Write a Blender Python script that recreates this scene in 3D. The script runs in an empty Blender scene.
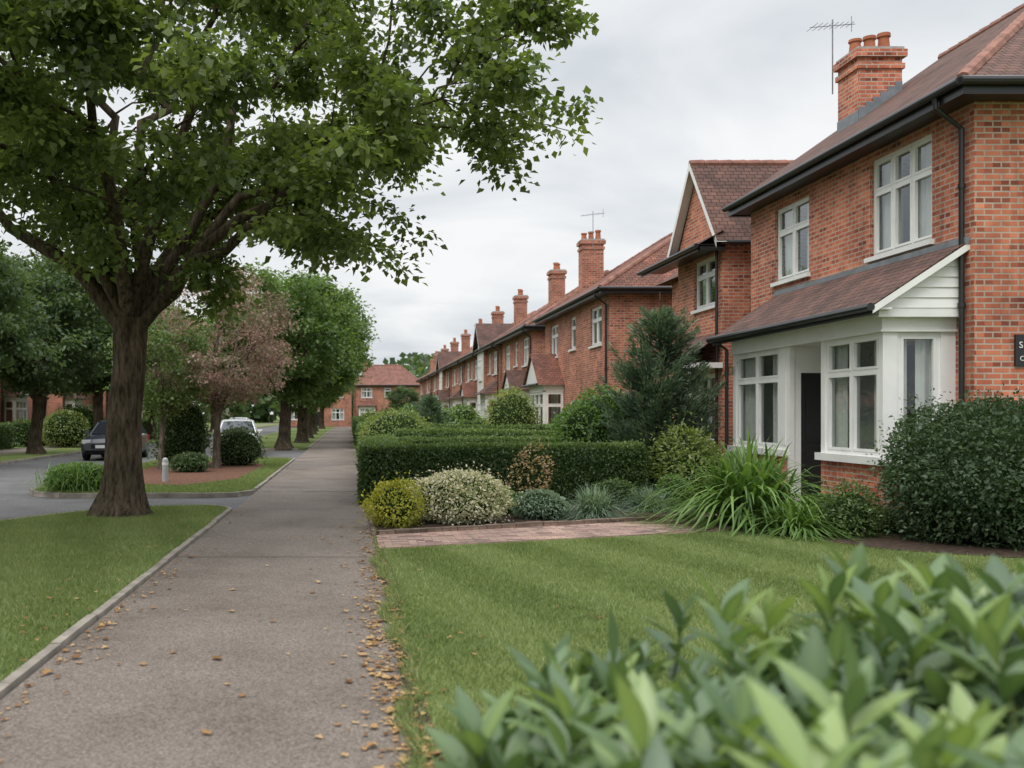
import bpy, math, numpy as np
from mathutils import Vector
rng=np.random.default_rng(7)
sc=bpy.context.scene
COL=sc.collection
# ------------------------------------------------------------ materials
def newmat(name):
    m=bpy.data.materials.new(name); m.use_nodes=True
    nt=m.node_tree; nt.nodes.clear()
    out=nt.nodes.new('ShaderNodeOutputMaterial')
    return m,nt,out
def N(nt,t,**kw):
    n=nt.nodes.new(t)
    for k,v in kw.items():
        if hasattr(n,k): setattr(n,k,v)
        else: n.inputs[k].default_value=v
    return n
def L(nt,a,b): nt.links.new(a,b)
def c4(c): return (c[0],c[1],c[2],1)
def ramp(nt,fac,stops):
    r=nt.nodes.new('ShaderNodeValToRGB')
    e=r.color_ramp.elements
    while len(e)<len(stops): e.new(0.5)
    for i,(p,c) in enumerate(stops):
        e[i].position=p; e[i].color=c4(c)
    L(nt,fac,r.inputs[0]); return r.outputs[0]
def simple(name,col,rough=.6,spec=.4,var=.15,scale=6,bump=0.0,metal=0):
    m,nt,out=newmat(name)
    b=N(nt,'ShaderNodeBsdfPrincipled'); b.inputs['Roughness'].default_value=rough
    b.inputs['Specular IOR Level'].default_value=spec; b.inputs['Metallic'].default_value=metal
    tc=N(nt,'ShaderNodeTexCoord'); no=N(nt,'ShaderNodeTexNoise'); no.inputs['Scale'].default_value=scale; no.inputs['Detail'].default_value=5
    L(nt,tc.outputs['Object'],no.inputs['Vector'])
    c0=[x*(1-var) for x in col]; c1=[min(1,x*(1+var)) for x in col]
    L(nt,ramp(nt,no.outputs[0],[(.3,c0),(.7,c1)]),b.inputs['Base Color'])
    if bump:
        bp=N(nt,'ShaderNodeBump'); bp.inputs['Strength'].default_value=bump; bp.inputs['Distance'].default_value=.02
        L(nt,no.outputs[0],bp.inputs['Height']); L(nt,bp.outputs[0],b.inputs['Normal'])
    L(nt,b.outputs[0],out.inputs[0]); return m
def barkmat(name,col):
    m,nt,out=newmat(name)
    b=N(nt,'ShaderNodeBsdfPrincipled'); b.inputs['Roughness'].default_value=.95; b.inputs['Specular IOR Level'].default_value=.1
    tc=N(nt,'ShaderNodeTexCoord'); mp=N(nt,'ShaderNodeMapping'); mp.inputs['Scale'].default_value=(1,1,.22); L(nt,tc.outputs['Object'],mp.inputs[0])
    no=N(nt,'ShaderNodeTexNoise'); no.inputs['Scale'].default_value=17; no.inputs['Detail'].default_value=7; no.inputs['Roughness'].default_value=.7; L(nt,mp.outputs[0],no.inputs[0])
    n2=N(nt,'ShaderNodeTexNoise'); n2.inputs['Scale'].default_value=2.2; n2.inputs['Detail'].default_value=4; L(nt,tc.outputs['Object'],n2.inputs[0])
    a=ramp(nt,no.outputs[0],[(.36,[x*.3 for x in col]),(.5,col),(.66,[x*1.7 for x in col])])
    mx=N(nt,'ShaderNodeMix',data_type='RGBA',blend_type='MULTIPLY'); mx.inputs[0].default_value=1; L(nt,a,mx.inputs[6]); L(nt,ramp(nt,n2.outputs[0],[(.35,(.75,.8,.7)),(.65,(1.2,1.15,1.1))]),mx.inputs[7])
    L(nt,mx.outputs[2],b.inputs['Base Color'])
    bp=N(nt,'ShaderNodeBump'); bp.inputs['Strength'].default_value=1; bp.inputs['Distance'].default_value=.035; L(nt,no.outputs[0],bp.inputs['Height']); L(nt,bp.outputs[0],b.inputs['Normal'])
    L(nt,b.outputs[0],out.inputs[0]); return m
def brickmat(name,c1,c2,mort,bw=.225,rh=.078,ms=.012,bump=.6):
    m,nt,out=newmat(name)
    b=N(nt,'ShaderNodeBsdfPrincipled'); b.inputs['Roughness'].default_value=.85; b.inputs['Specular IOR Level'].default_value=.2
    uv=N(nt,'ShaderNodeTexCoord')
    br=N(nt,'ShaderNodeTexBrick'); br.inputs['Scale'].default_value=1; br.inputs['Brick Width'].default_value=bw
    br.inputs['Row Height'].default_value=rh; br.inputs['Mortar Size'].default_value=ms; br.inputs['Mortar Smooth'].default_value=.2
    br.inputs['Color1'].default_value=c4(c1); br.inputs['Color2'].default_value=c4(c2); br.inputs['Mortar'].default_value=c4(mort)
    L(nt,uv.outputs['UV'],br.inputs['Vector'])
    no=N(nt,'ShaderNodeTexNoise'); no.inputs['Scale'].default_value=.9; no.inputs['Detail'].default_value=8; no.inputs['Roughness'].default_value=.65
    L(nt,uv.outputs['UV'],no.inputs['Vector'])
    mp=N(nt,'ShaderNodeMapping'); mp.inputs['Scale'].default_value=(1.6,.35,1); L(nt,uv.outputs['UV'],mp.inputs[0])
    n3=N(nt,'ShaderNodeTexNoise'); n3.inputs['Scale'].default_value=1.3; n3.inputs['Detail'].default_value=6; n3.inputs['Roughness'].default_value=.7; L(nt,mp.outputs[0],n3.inputs['Vector'])
    sp=N(nt,'ShaderNodeSeparateXYZ'); L(nt,uv.outputs['UV'],sp.inputs[0])
    def m_(op,a,b_=None):
        n=nt.nodes.new('ShaderNodeMath'); n.operation=op
        for i,x in enumerate((a,b_)):
            if x is None: continue
            if isinstance(x,(int,float)): n.inputs[i].default_value=x
            else: L(nt,x,n.inputs[i])
        return n.outputs[0]
    row=m_('FLOOR',m_('DIVIDE',sp.outputs[1],rh)); sh=m_('MULTIPLY',m_('MODULO',row,2.0),.5)
    colx=m_('FLOOR',m_('SUBTRACT',m_('DIVIDE',sp.outputs[0],bw),sh))
    cb=N(nt,'ShaderNodeCombineXYZ'); L(nt,colx,cb.inputs[0]); L(nt,row,cb.inputs[1])
    wn=N(nt,'ShaderNodeTexWhiteNoise'); wn.noise_dimensions='2D'; L(nt,cb.outputs[0],wn.inputs['Vector'])
    mx=N(nt,'ShaderNodeMix',data_type='RGBA',blend_type='MULTIPLY'); mx.inputs[0].default_value=1
    L(nt,br.outputs['Color'],mx.inputs[6]); L(nt,ramp(nt,no.outputs[0],[(.3,(.62,.62,.65)),(.5,(.98,.98,.98)),(.7,(1.25,1.2,1.14))]),mx.inputs[7])
    tint=ramp(nt,wn.outputs['Value'],[(.0,(.42,.4,.48)),(.16,(.75,.72,.76)),(.5,(1,1,1)),(.85,(1.08,1.08,1.06)),(1,(1.25,1.3,1.3))])
    mf=m_('SUBTRACT',1.0,br.outputs['Fac'])
    mx2=N(nt,'ShaderNodeMix',data_type='RGBA',blend_type='MULTIPLY'); L(nt,mf,mx2.inputs[0])
    L(nt,mx.outputs[2],mx2.inputs[6]); L(nt,tint,mx2.inputs[7])
    mx3=N(nt,'ShaderNodeMix',data_type='RGBA',blend_type='MULTIPLY'); mx3.inputs[0].default_value=1
    L(nt,mx2.outputs[2],mx3.inputs[6]); L(nt,ramp(nt,n3.outputs[0],[(.32,(.62,.64,.66)),(.48,(1,1,1)),(.7,(1.05,1.06,1.08))]),mx3.inputs[7])
    L(nt,mx3.outputs[2],b.inputs['Base Color'])
    bp=N(nt,'ShaderNodeBump'); bp.inputs['Strength'].default_value=bump; bp.inputs['Distance'].default_value=.01; bp.invert=True
    L(nt,br.outputs['Fac'],bp.inputs['Height']); L(nt,bp.outputs[0],b.inputs['Normal'])
    L(nt,b.outputs[0],out.inputs[0]); return m
def tilemat(name,c1,c2):
    m,nt,out=newmat(name)
    b=N(nt,'ShaderNodeBsdfPrincipled'); b.inputs['Roughness'].default_value=.75; b.inputs['Specular IOR Level'].default_value=.3
    uv=N(nt,'ShaderNodeTexCoord')
    br=N(nt,'ShaderNodeTexBrick'); br.inputs['Scale'].default_value=1; br.inputs['Brick Width'].default_value=.19
    br.inputs['Row Height'].default_value=.13; br.inputs['Mortar Size'].default_value=.008
    br.inputs['Color1'].default_value=c4(c1); br.inputs['Color2'].default_value=c4(c2); br.inputs['Mortar'].default_value=c4([x*.2 for x in c1])
    L(nt,uv.outputs['UV'],br.inputs['Vector'])
    no=N(nt,'ShaderNodeTexNoise'); no.inputs['Scale'].default_value=1.4; no.inputs['Detail'].default_value=8; no.inputs['Roughness'].default_value=.7
    L(nt,uv.outputs['UV'],no.inputs['Vector'])
    mx=N(nt,'ShaderNodeMix',data_type='RGBA',blend_type='MULTIPLY'); mx.inputs[0].default_value=1
    L(nt,br.outputs['Color'],mx.inputs[6]); L(nt,ramp(nt,no.outputs[0],[(.3,(.55,.6,.6)),(.5,(.95,.93,.92)),(.7,(1.45,1.3,1.22))]),mx.inputs[7])
    L(nt,mx.outputs[2],b.inputs['Base Color'])
    sp=N(nt,'ShaderNodeSeparateXYZ'); L(nt,uv.outputs['UV'],sp.inputs[0])
    dv=N(nt,'ShaderNodeMath',operation='DIVIDE'); L(nt,sp.outputs[1],dv.inputs[0]); dv.inputs[1].default_value=.13
    fr=N(nt,'ShaderNodeMath',operation='FRACT'); L(nt,dv.outputs[0],fr.inputs[0])
    mu=N(nt,'ShaderNodeMath',operation='MULTIPLY_ADD'); L(nt,fr.outputs[0],mu.inputs[0]); mu.inputs[1].default_value=-1; 
    ad=N(nt,'ShaderNodeMath',operation='MULTIPLY'); L(nt,br.outputs['Fac'],ad.inputs[0]); ad.inputs[1].default_value=-.5
    L(nt,ad.outputs[0],mu.inputs[2])
    bp=N(nt,'ShaderNodeBump'); bp.inputs['Strength'].default_value=1; bp.inputs['Distance'].default_value=.04
    L(nt,mu.outputs[0],bp.inputs['Height']); L(nt,bp.outputs[0],b.inputs['Normal'])
    L(nt,b.outputs[0],out.inputs[0]); return m
def leafmat(name,stops,trans=.35,gl=.06,rough=.45,g=1.0,tm=(1.5,1.55,.75)):
    m,nt,out=newmat(name)
    at=N(nt,'ShaderNodeAttribute'); at.attribute_name='var'
    col=ramp(nt,at.outputs['Fac'],[(p,[x*g for x in c]) for p,c in stops])
    d=N(nt,'ShaderNodeBsdfDiffuse'); t=N(nt,'ShaderNodeBsdfTranslucent'); gg=N(nt,'ShaderNodeBsdfGlossy'); gg.inputs['Roughness'].default_value=rough; gg.inputs[0].default_value=(.7,.75,.7,1)
    L(nt,col,d.inputs[0])
    mm=N(nt,'ShaderNodeMix',data_type='RGBA',blend_type='MULTIPLY'); mm.inputs[0].default_value=1; L(nt,col,mm.inputs[6]); mm.inputs[7].default_value=(*tm,1)
    L(nt,mm.outputs[2],t.inputs[0])
    a=N(nt,'ShaderNodeMixShader'); a.inputs[0].default_value=trans; L(nt,d.outputs[0],a.inputs[1]); L(nt,t.outputs[0],a.inputs[2])
    b=N(nt,'ShaderNodeMixShader'); b.inputs[0].default_value=gl; L(nt,a.outputs[0],b.inputs[1]); L(nt,gg.outputs[0],b.inputs[2])
    L(nt,b.outputs[0],out.inputs[0]); return m
def glassmat():
    m,nt,out=newmat('window_glass')
    t=N(nt,'ShaderNodeBsdfTransparent'); t.inputs[0].default_value=(.8,.84,.84,1)
    g=N(nt,'ShaderNodeBsdfGlossy'); g.inputs['Roughness'].default_value=.015; g.inputs[0].default_value=(.85,.88,.9,1)
    no=N(nt,'ShaderNodeTexNoise'); no.inputs['Scale'].default_value=1.2; tc=N(nt,'ShaderNodeTexCoord'); L(nt,tc.outputs['Object'],no.inputs[0])
    bp=N(nt,'ShaderNodeBump'); bp.inputs['Strength'].default_value=.06; bp.inputs['Distance'].default_value=.1; L(nt,no.outputs[0],bp.inputs['Height']); L(nt,bp.outputs[0],g.inputs['Normal'])
    lw=N(nt,'ShaderNodeLayerWeight'); lw.inputs[0].default_value=.5
    pw=N(nt,'ShaderNodeMath',operation='POWER'); L(nt,lw.outputs['Facing'],pw.inputs[0]); pw.inputs[1].default_value=3.0
    ma=N(nt,'ShaderNodeMath',operation='MULTIPLY_ADD'); L(nt,pw.outputs[0],ma.inputs[0]); ma.inputs[1].default_value=.8; ma.inputs[2].default_value=.1; ma.use_clamp=True
    x=N(nt,'ShaderNodeMixShader'); L(nt,ma.outputs[0],x.inputs[0]); L(nt,t.outputs[0],x.inputs[1]); L(nt,g.outputs[0],x.inputs[2])
    L(nt,x.outputs[0],out.inputs[0]); return m
M={}
M['brick']=brickmat('red_brick',(.58,.2,.115),(.44,.13,.075),(.46,.36,.29))
M['brick2']=brickmat('red_brick_old',(.50,.175,.105),(.39,.12,.074),(.42,.32,.25))
M['paver']=brickmat('brick_paving',(.42,.28,.23),(.34,.23,.19),(.2,.165,.13),bw=.2,rh=.1,ms=.008)
M['edgebrick']=brickmat('edging_brick',(.26,.17,.13),(.19,.13,.10),(.16,.13,.1))
M['tile']=tilemat('clay_tile_brown',(.19,.108,.088),(.125,.075,.064))
M['tile_red']=tilemat('clay_tile_red',(.29,.13,.095),(.19,.09,.07))
M['white']=simple('white_paint',(.78,.78,.76),.4,.5,.05,3)
M['cream']=simple('white_render',(.68,.67,.63),.8,.2,.06,3)
M['black']=simple('black_gloss_paint',(.018,.018,.02),.35,.5,.2,4)
M['lead']=simple('lead_flashing',(.17,.19,.21),.5,.5,.2,5,.2)
M['pot']=simple('terracotta',(.36,.13,.07),.8,.2,.25,6,.3)
M['ridge']=simple('ridge_tile_clay',(.25,.125,.095),.8,.2,.35,4,.3)
M['curtain']=simple('net_curtain',(.72,.71,.67),.9,.1,.06,4)
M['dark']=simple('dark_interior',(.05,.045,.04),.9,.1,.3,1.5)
M['glass']=glassmat()
M['metal']=simple('aerial_metal',(.25,.26,.27),.45,.5,.1,9,metal=.7)
M['stone']=simple('stone_step',(.36,.34,.31),.85,.2,.2,7,.3)
M['concrete']=simple('kerb_concrete',(.27,.24,.205),.9,.2,.35,3.5,.4)
M['bollard']=simple('bollard_paint',(.42,.44,.45),.5,.4,.1,5)
M['bark']=barkmat('tree_bark',(.085,.066,.05))
M['barkgrey']=barkmat('tree_bark_grey',(.14,.115,.095))
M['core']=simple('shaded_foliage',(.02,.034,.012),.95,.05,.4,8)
M['soil']=simple('garden_soil',(.06,.043,.032),.98,.1,.45,12,1.0)
M['mulch']=simple('bark_mulch',(.15,.08,.055),.98,.1,.45,14,1.0)

def roadmat(name,cd,cl,sc_f=260):
    m,nt,out=newmat(name)
    b=N(nt,'ShaderNodeBsdfPrincipled'); b.inputs['Roughness'].default_value=.85; b.inputs['Specular IOR Level'].default_value=.3
    tc=N(nt,'ShaderNodeTexCoord')
    vo=N(nt,'ShaderNodeTexVoronoi'); vo.inputs['Scale'].default_value=sc_f*.35
    no=N(nt,'ShaderNodeTexNoise'); no.inputs['Scale'].default_value=55; no.inputs['Detail'].default_value=8; no.inputs['Roughness'].default_value=.85
    n2=N(nt,'ShaderNodeTexNoise'); n2.inputs['Scale'].default_value=.8; n2.inputs['Detail'].default_value=9; n2.inputs['Roughness'].default_value=.68
    for q in (vo,no,n2): L(nt,tc.outputs['Object'],q.inputs['Vector'])
    col=ramp(nt,no.outputs[0],[(.34,cd),(.66,cl)])
    mx=N(nt,'ShaderNodeMix',data_type='RGBA',blend_type='MULTIPLY'); mx.inputs[0].default_value=1
    L(nt,col,mx.inputs[6]); L(nt,ramp(nt,n2.outputs[0],[(.3,(.7,.67,.64)),(.5,(1,.99,.98)),(.7,(1.2,1.2,1.2))]),mx.inputs[7])
    mx2=N(nt,'ShaderNodeMix',data_type='RGBA',blend_type='MULTIPLY'); mx2.inputs[0].default_value=.75
    L(nt,mx.outputs[2],mx2.inputs[6]); L(nt,ramp(nt,vo.outputs['Color'],[(.15,(.5,.5,.5)),(.5,(1,1,1)),(.85,(1.6,1.52,1.45))]),mx2.inputs[7])
    L(nt,mx2.outputs[2],b.inputs['Base Color'])
    bp=N(nt,'ShaderNodeBump'); bp.inputs['Strength'].default_value=.6; bp.inputs['Distance'].default_value=.008; L(nt,no.outputs[0],bp.inputs['Height']); L(nt,bp.outputs[0],b.inputs['Normal'])
    L(nt,b.outputs[0],out.inputs[0]); return m
M['path']=roadmat('footpath_tarmac',(.115,.096,.083),(.235,.203,.176))
M['road']=roadmat('road_asphalt',(.095,.096,.1),(.16,.16,.165))
M['joint']=simple('path_joint',(.085,.073,.064),.95,.1,.3,5)
SD=(.97,.24); SP=.62
def lawnmat():
    m,nt,out=newmat('lawn_grass')
    b=N(nt,'ShaderNodeBsdfPrincipled'); b.inputs['Roughness'].default_value=.9; b.inputs['Specular IOR Level'].default_value=.15
    tc=N(nt,'ShaderNodeTexCoord')
    no=N(nt,'ShaderNodeTexNoise'); no.inputs['Scale'].default_value=45; no.inputs['Detail'].default_value=6; no.inputs['Roughness'].default_value=.75
    n2=N(nt,'ShaderNodeTexNoise'); n2.inputs['Scale'].default_value=.8; n2.inputs['Detail'].default_value=4
    L(nt,tc.outputs['Object'],no.inputs[0]); L(nt,tc.outputs['Object'],n2.inputs[0])
    col=ramp(nt,no.outputs[0],[(.3,(.08,.115,.035)),(.7,(.19,.25,.08))])
    mx=N(nt,'ShaderNodeMix',data_type='RGBA',blend_type='MULTIPLY'); mx.inputs[0].default_value=1
    L(nt,col,mx.inputs[6]); L(nt,ramp(nt,n2.outputs[0],[(.3,(.8,.85,.8)),(.7,(1.25,1.12,1.1))]),mx.inputs[7])
    L(nt,mx.outputs[2],b.inputs['Base Color'])
    bp=N(nt,'ShaderNodeBump'); bp.inputs['Strength'].default_value=.8; bp.inputs['Distance'].default_value=.02; L(nt,no.outputs[0],bp.inputs['Height']); L(nt,bp.outputs[0],b.inputs['Normal'])
    L(nt,b.outputs[0],out.inputs[0]); return m
M['lawn']=lawnmat()
M['blade']=leafmat('grass_blades',[(0,(.09,.125,.042)),(.45,(.185,.245,.083)),(.8,(.28,.335,.13)),(1,(.40,.39,.21))],.35,.03,tm=(1.4,1.4,.9))
M['leaf_main']=leafmat('maple_leaves',[(0,(.06,.09,.028)),(.5,(.135,.185,.055)),(1,(.24,.295,.1))],.47,.04)
M['leaf_green']=leafmat('street_tree_leaves',[(0,(.06,.11,.035)),(.5,(.13,.2,.065)),(1,(.21,.29,.1))],.42,.04)
M['leaf_dark']=leafmat('dark_leaves',[(0,(.04,.07,.032)),(.5,(.085,.13,.052)),(1,(.14,.195,.08))],.38,.04)
M['leaf_pink']=leafmat('plum_leaves',[(0,(.17,.18,.10)),(.35,(.24,.215,.14)),(.6,(.36,.235,.2)),(1,(.54,.36,.33))],.4,.03,tm=(1.25,1.1,1.0))
M['leaf_hedge']=leafmat('hedge_leaves',[(0,(.032,.065,.018)),(.5,(.085,.14,.038)),(1,(.17,.24,.075))],.3,.05)
M['leaf_bush']=leafmat('shrub_leaves',[(0,(.05,.11,.025)),(.5,(.12,.21,.045)),(1,(.22,.34,.09))],.35,.06)
M['leaf_yel']=leafmat('golden_leaves',[(0,(.14,.17,.025)),(.5,(.36,.36,.05)),(1,(.62,.54,.09))],.35,.04)
M['leaf_lime']=leafmat('lime_leaves',[(0,(.11,.15,.04)),(.5,(.21,.27,.08)),(1,(.35,.39,.14))],.35,.04)
M['leaf_laurel']=leafmat('dark_shrub_leaves',[(0,(.03,.055,.025)),(.5,(.06,.1,.045)),(1,(.11,.165,.075))],.25,.035,.5)
M['leaf_cream']=leafmat('variegated_leaves',[(0,(.15,.2,.07)),(.35,(.35,.36,.2)),(.55,(.68,.62,.5)),(1,(.82,.77,.68))],.3,.03)
M['leaf_blue']=leafmat('blue_grey_leaves',[(0,(.09,.14,.09)),(.5,(.19,.27,.19)),(1,(.36,.44,.35))],.3,.04)
M['leaf_rust']=leafmat('russet_leaves',[(0,(.2,.13,.07)),(.5,(.42,.28,.16)),(1,(.6,.46,.32))],.35,.03)
M['leaf_con']=leafmat('conifer_needles',[(0,(.05,.085,.058)),(.5,(.105,.165,.11)),(1,(.2,.27,.19))],.2,.04)
M['leaf_fg']=leafmat('foreground_leaves',[(0,(.045,.08,.038)),(.5,(.09,.15,.068)),(.8,(.145,.22,.085)),(1,(.27,.36,.12))],.28,.07,.4)
M['litter']=leafmat('fallen_leaf',[(0,(.16,.08,.035)),(.5,(.38,.21,.09)),(1,(.55,.38,.18))],.15,.04,tm=(1,1,1))
M['stem']=simple('green_stem',(.1,.13,.04),.7,.3,.3,8)

# ------------------------------------------------------------ mesh builder
def empty(name,loc):
    o=bpy.data.objects.new(name,None); o.location=loc; o.empty_display_size=.2; COL.objects.link(o); return o
class MB:
    def __init__(s): s.v=[];s.f=[];s.m=[]
    def face(s,pts,m):
        i=len(s.v); s.v+= [tuple(p) for p in pts]; s.f.append(tuple(range(i,i+len(pts)))); s.m.append(m)
    def boxP(s,P,u0,u1,v0,v1,w0,w1,m):
        c=[P(u,v,w) for u in (u0,u1) for v in (v0,v1) for w in (w0,w1)]
        for q in ((0,1,3,2),(4,6,7,5),(0,4,5,1),(2,3,7,6),(0,2,6,4),(1,5,7,3)): s.face([c[i] for i in q],m)
    def box(s,x0,x1,y0,y1,z0,z1,m): s.boxP(lambda a,b,c:(a,b,c),x0,x1,y0,y1,z0,z1,m)
    def tube(s,pts,r,m,n=8):
        pts=[np.array(p,float) for p in pts]
        if not hasattr(r,'__len__'): r=[r]*len(pts)
        rings=[]
        for i,p in enumerate(pts):
            d=pts[min(i+1,len(pts)-1)]-pts[max(i-1,0)]; d/=np.linalg.norm(d)+1e-9
            a=np.cross(d,(0,0,1.) if abs(d[2])<.9 else (1.,0,0)); a/=np.linalg.norm(a); b=np.cross(d,a)
            rings.append([p+r[i]*(math.cos(t)*a+math.sin(t)*b) for t in np.linspace(0,2*math.pi,n,endpoint=False)])
        for i in range(len(rings)-1):
            for k in range(n):
                s.face([rings[i][k],rings[i][(k+1)%n],rings[i+1][(k+1)%n],rings[i+1][k]],m)
        s.face(rings[0][::-1],m); s.face(rings[-1],m)
    def build(s,name,parent=None,smooth=False):
        if not s.f: return None
        V=np.array(s.v,float)
        if parent is not None: org=np.array(parent.location)
        else: org=np.array([(V[:,0].min()+V[:,0].max())/2,(V[:,1].min()+V[:,1].max())/2,V[:,2].min()])
        me=bpy.data.meshes.new(name); me.from_pydata((V-org).tolist(),[],s.f)
        names=[];[names.append(x) for x in s.m if x not in names]
        for x in names: me.materials.append(M[x])
        uvl=me.uv_layers.new(name='UVMap'); uvs=[]
        for fi,f in enumerate(s.f):
            me.polygons[fi].material_index=names.index(s.m[fi]); me.polygons[fi].use_smooth=smooth
            p=V[list(f)]; n=np.zeros(3)
            for i in range(len(p)):
                a=p[i];b=p[(i+1)%len(p)]; n+=np.cross(a,b)
            n/=np.linalg.norm(n)+1e-12
            if abs(n[2])>.98: t=np.array([1.,0,0]);b=np.array([0,1.,0])
            else:
                if n[2]<0 and abs(n[2])>.1: n=-n
                t=np.cross((0,0,1.),n); t/=np.linalg.norm(t); b=np.cross(n,t)
            for q in p: uvs+= [q@t,q@b]
        uvl.data.foreach_set('uv',uvs)
        me.update()
        o=bpy.data.objects.new(name,me); COL.objects.link(o)
        if parent is not None: o.parent=parent
        else: o.location=org
        return o
def npmesh(name,parts,mats,org=None,parent=None,link=True):
    Vs=[];loops=[];starts=[];mi=[];va=[];off=0;ls=0
    for V,F,m,var in parts:
        if len(V)==0: continue
        Vs.append(V); k=F.shape[1]; loops.append((F+off).ravel()); starts.append(ls+np.arange(len(F))*k); ls+=len(F)*k
        mi.append(np.full(len(F),m)); va.append(np.broadcast_to(var,(len(V),)) if np.ndim(var)==0 else var); off+=len(V)
    V=np.concatenate(Vs); 
    if org is None: org=np.array([V[:,0].mean(),V[:,1].mean(),V[:,2].min()])
    org=np.array(org,float); V=V-org
    me=bpy.data.meshes.new(name); lo=np.concatenate(loops).astype(np.int32); st=np.concatenate(starts).astype(np.int32); mi=np.concatenate(mi).astype(np.int32)
    me.vertices.add(len(V)); me.vertices.foreach_set('co',V.astype(np.float32).ravel())
    me.loops.add(len(lo)); me.loops.foreach_set('vertex_index',lo)
    me.polygons.add(len(st)); me.polygons.foreach_set('loop_start',st)
    me.polygons.foreach_set('material_index',mi); me.polygons.foreach_set('use_smooth',np.ones(len(st),dtype=bool))
    for m in mats: me.materials.append(M[m])
    at=me.attributes.new('var','FLOAT','POINT'); at.data.foreach_set('value',np.clip(np.concatenate(va),0,1).astype(np.float32))
    me.update(calc_edges=True); me.validate()
    o=bpy.data.objects.new(name,me)
    if link: COL.objects.link(o)
    o.location=org
    if parent is not None: o.parent=parent; o.location=org-np.array(parent.location)
    return o
def nrm(a): return a/(np.linalg.norm(a,axis=-1,keepdims=True)+1e-9)
def rdir(n): return nrm(rng.normal(size=(n,3)))
def leafq(C,Ls,Ws,ax,nn,var,droop=.15):
    n=len(C); ax=nrm(ax); sd=nrm(np.cross(ax,nn)); nn=np.cross(sd,ax)
    Ls=np.broadcast_to(Ls,(n,))[:,None]; Ws=np.broadcast_to(Ws,(n,))[:,None]
    tip=C+ax*Ls; tip[:,2]-=droop*Ls[:,0]
    m=C+ax*Ls*.45+nn*Ws*.12
    V=np.stack([C,m+sd*Ws*.5,tip,m-sd*Ws*.5],1).reshape(-1,3)
    return V,np.arange(4*n).reshape(n,4),np.repeat(var,4)
def tubeq(pts,rad,n=6):
    pts=np.array(pts,float); k=len(pts)
    d=nrm(np.gradient(pts,axis=0)); ref=np.array([1.,.13,0]) if abs(d[0][2])>.6 else np.array([0,0,1.])
    a=nrm(np.cross(d,ref)); b=np.cross(d,a); t=np.linspace(0,2*np.pi,n,endpoint=False)
    R=np.array(rad)[:,None,None]
    V=(pts[:,None]+R*(np.cos(t)[None,:,None]*a[:,None]+np.sin(t)[None,:,None]*b[:,None])).reshape(-1,3)
    F=[]
    for i in range(k-1):
        for j in range(n): F.append((i*n+j,i*n+(j+1)%n,(i+1)*n+(j+1)%n,(i+1)*n+j))
    return V,np.array(F)
class Q:
    def __init__(s): s.V=[];s.F=[];s.a=[];s.o=0
    def add(s,V,F,a=0.5):
        s.V.append(V); s.F.append(F+s.o); s.o+=len(V); s.a.append(np.broadcast_to(a,(len(V),)))
    def part(s,m):
        if not s.V: return (np.zeros((0,3)),np.zeros((0,4),int),m,0.)
        return (np.concatenate(s.V),np.concatenate(s.F),m,np.concatenate(s.a))
_k=[rng.normal(size=3)*1.0 for _ in range(10)]; _p=rng.uniform(0,6.28,10)
def noise3(P,f):
    s=0
    for k,p in zip(_k,_p): s=s+np.sin((P@k)*f+p)
    return s/4.5
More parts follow.
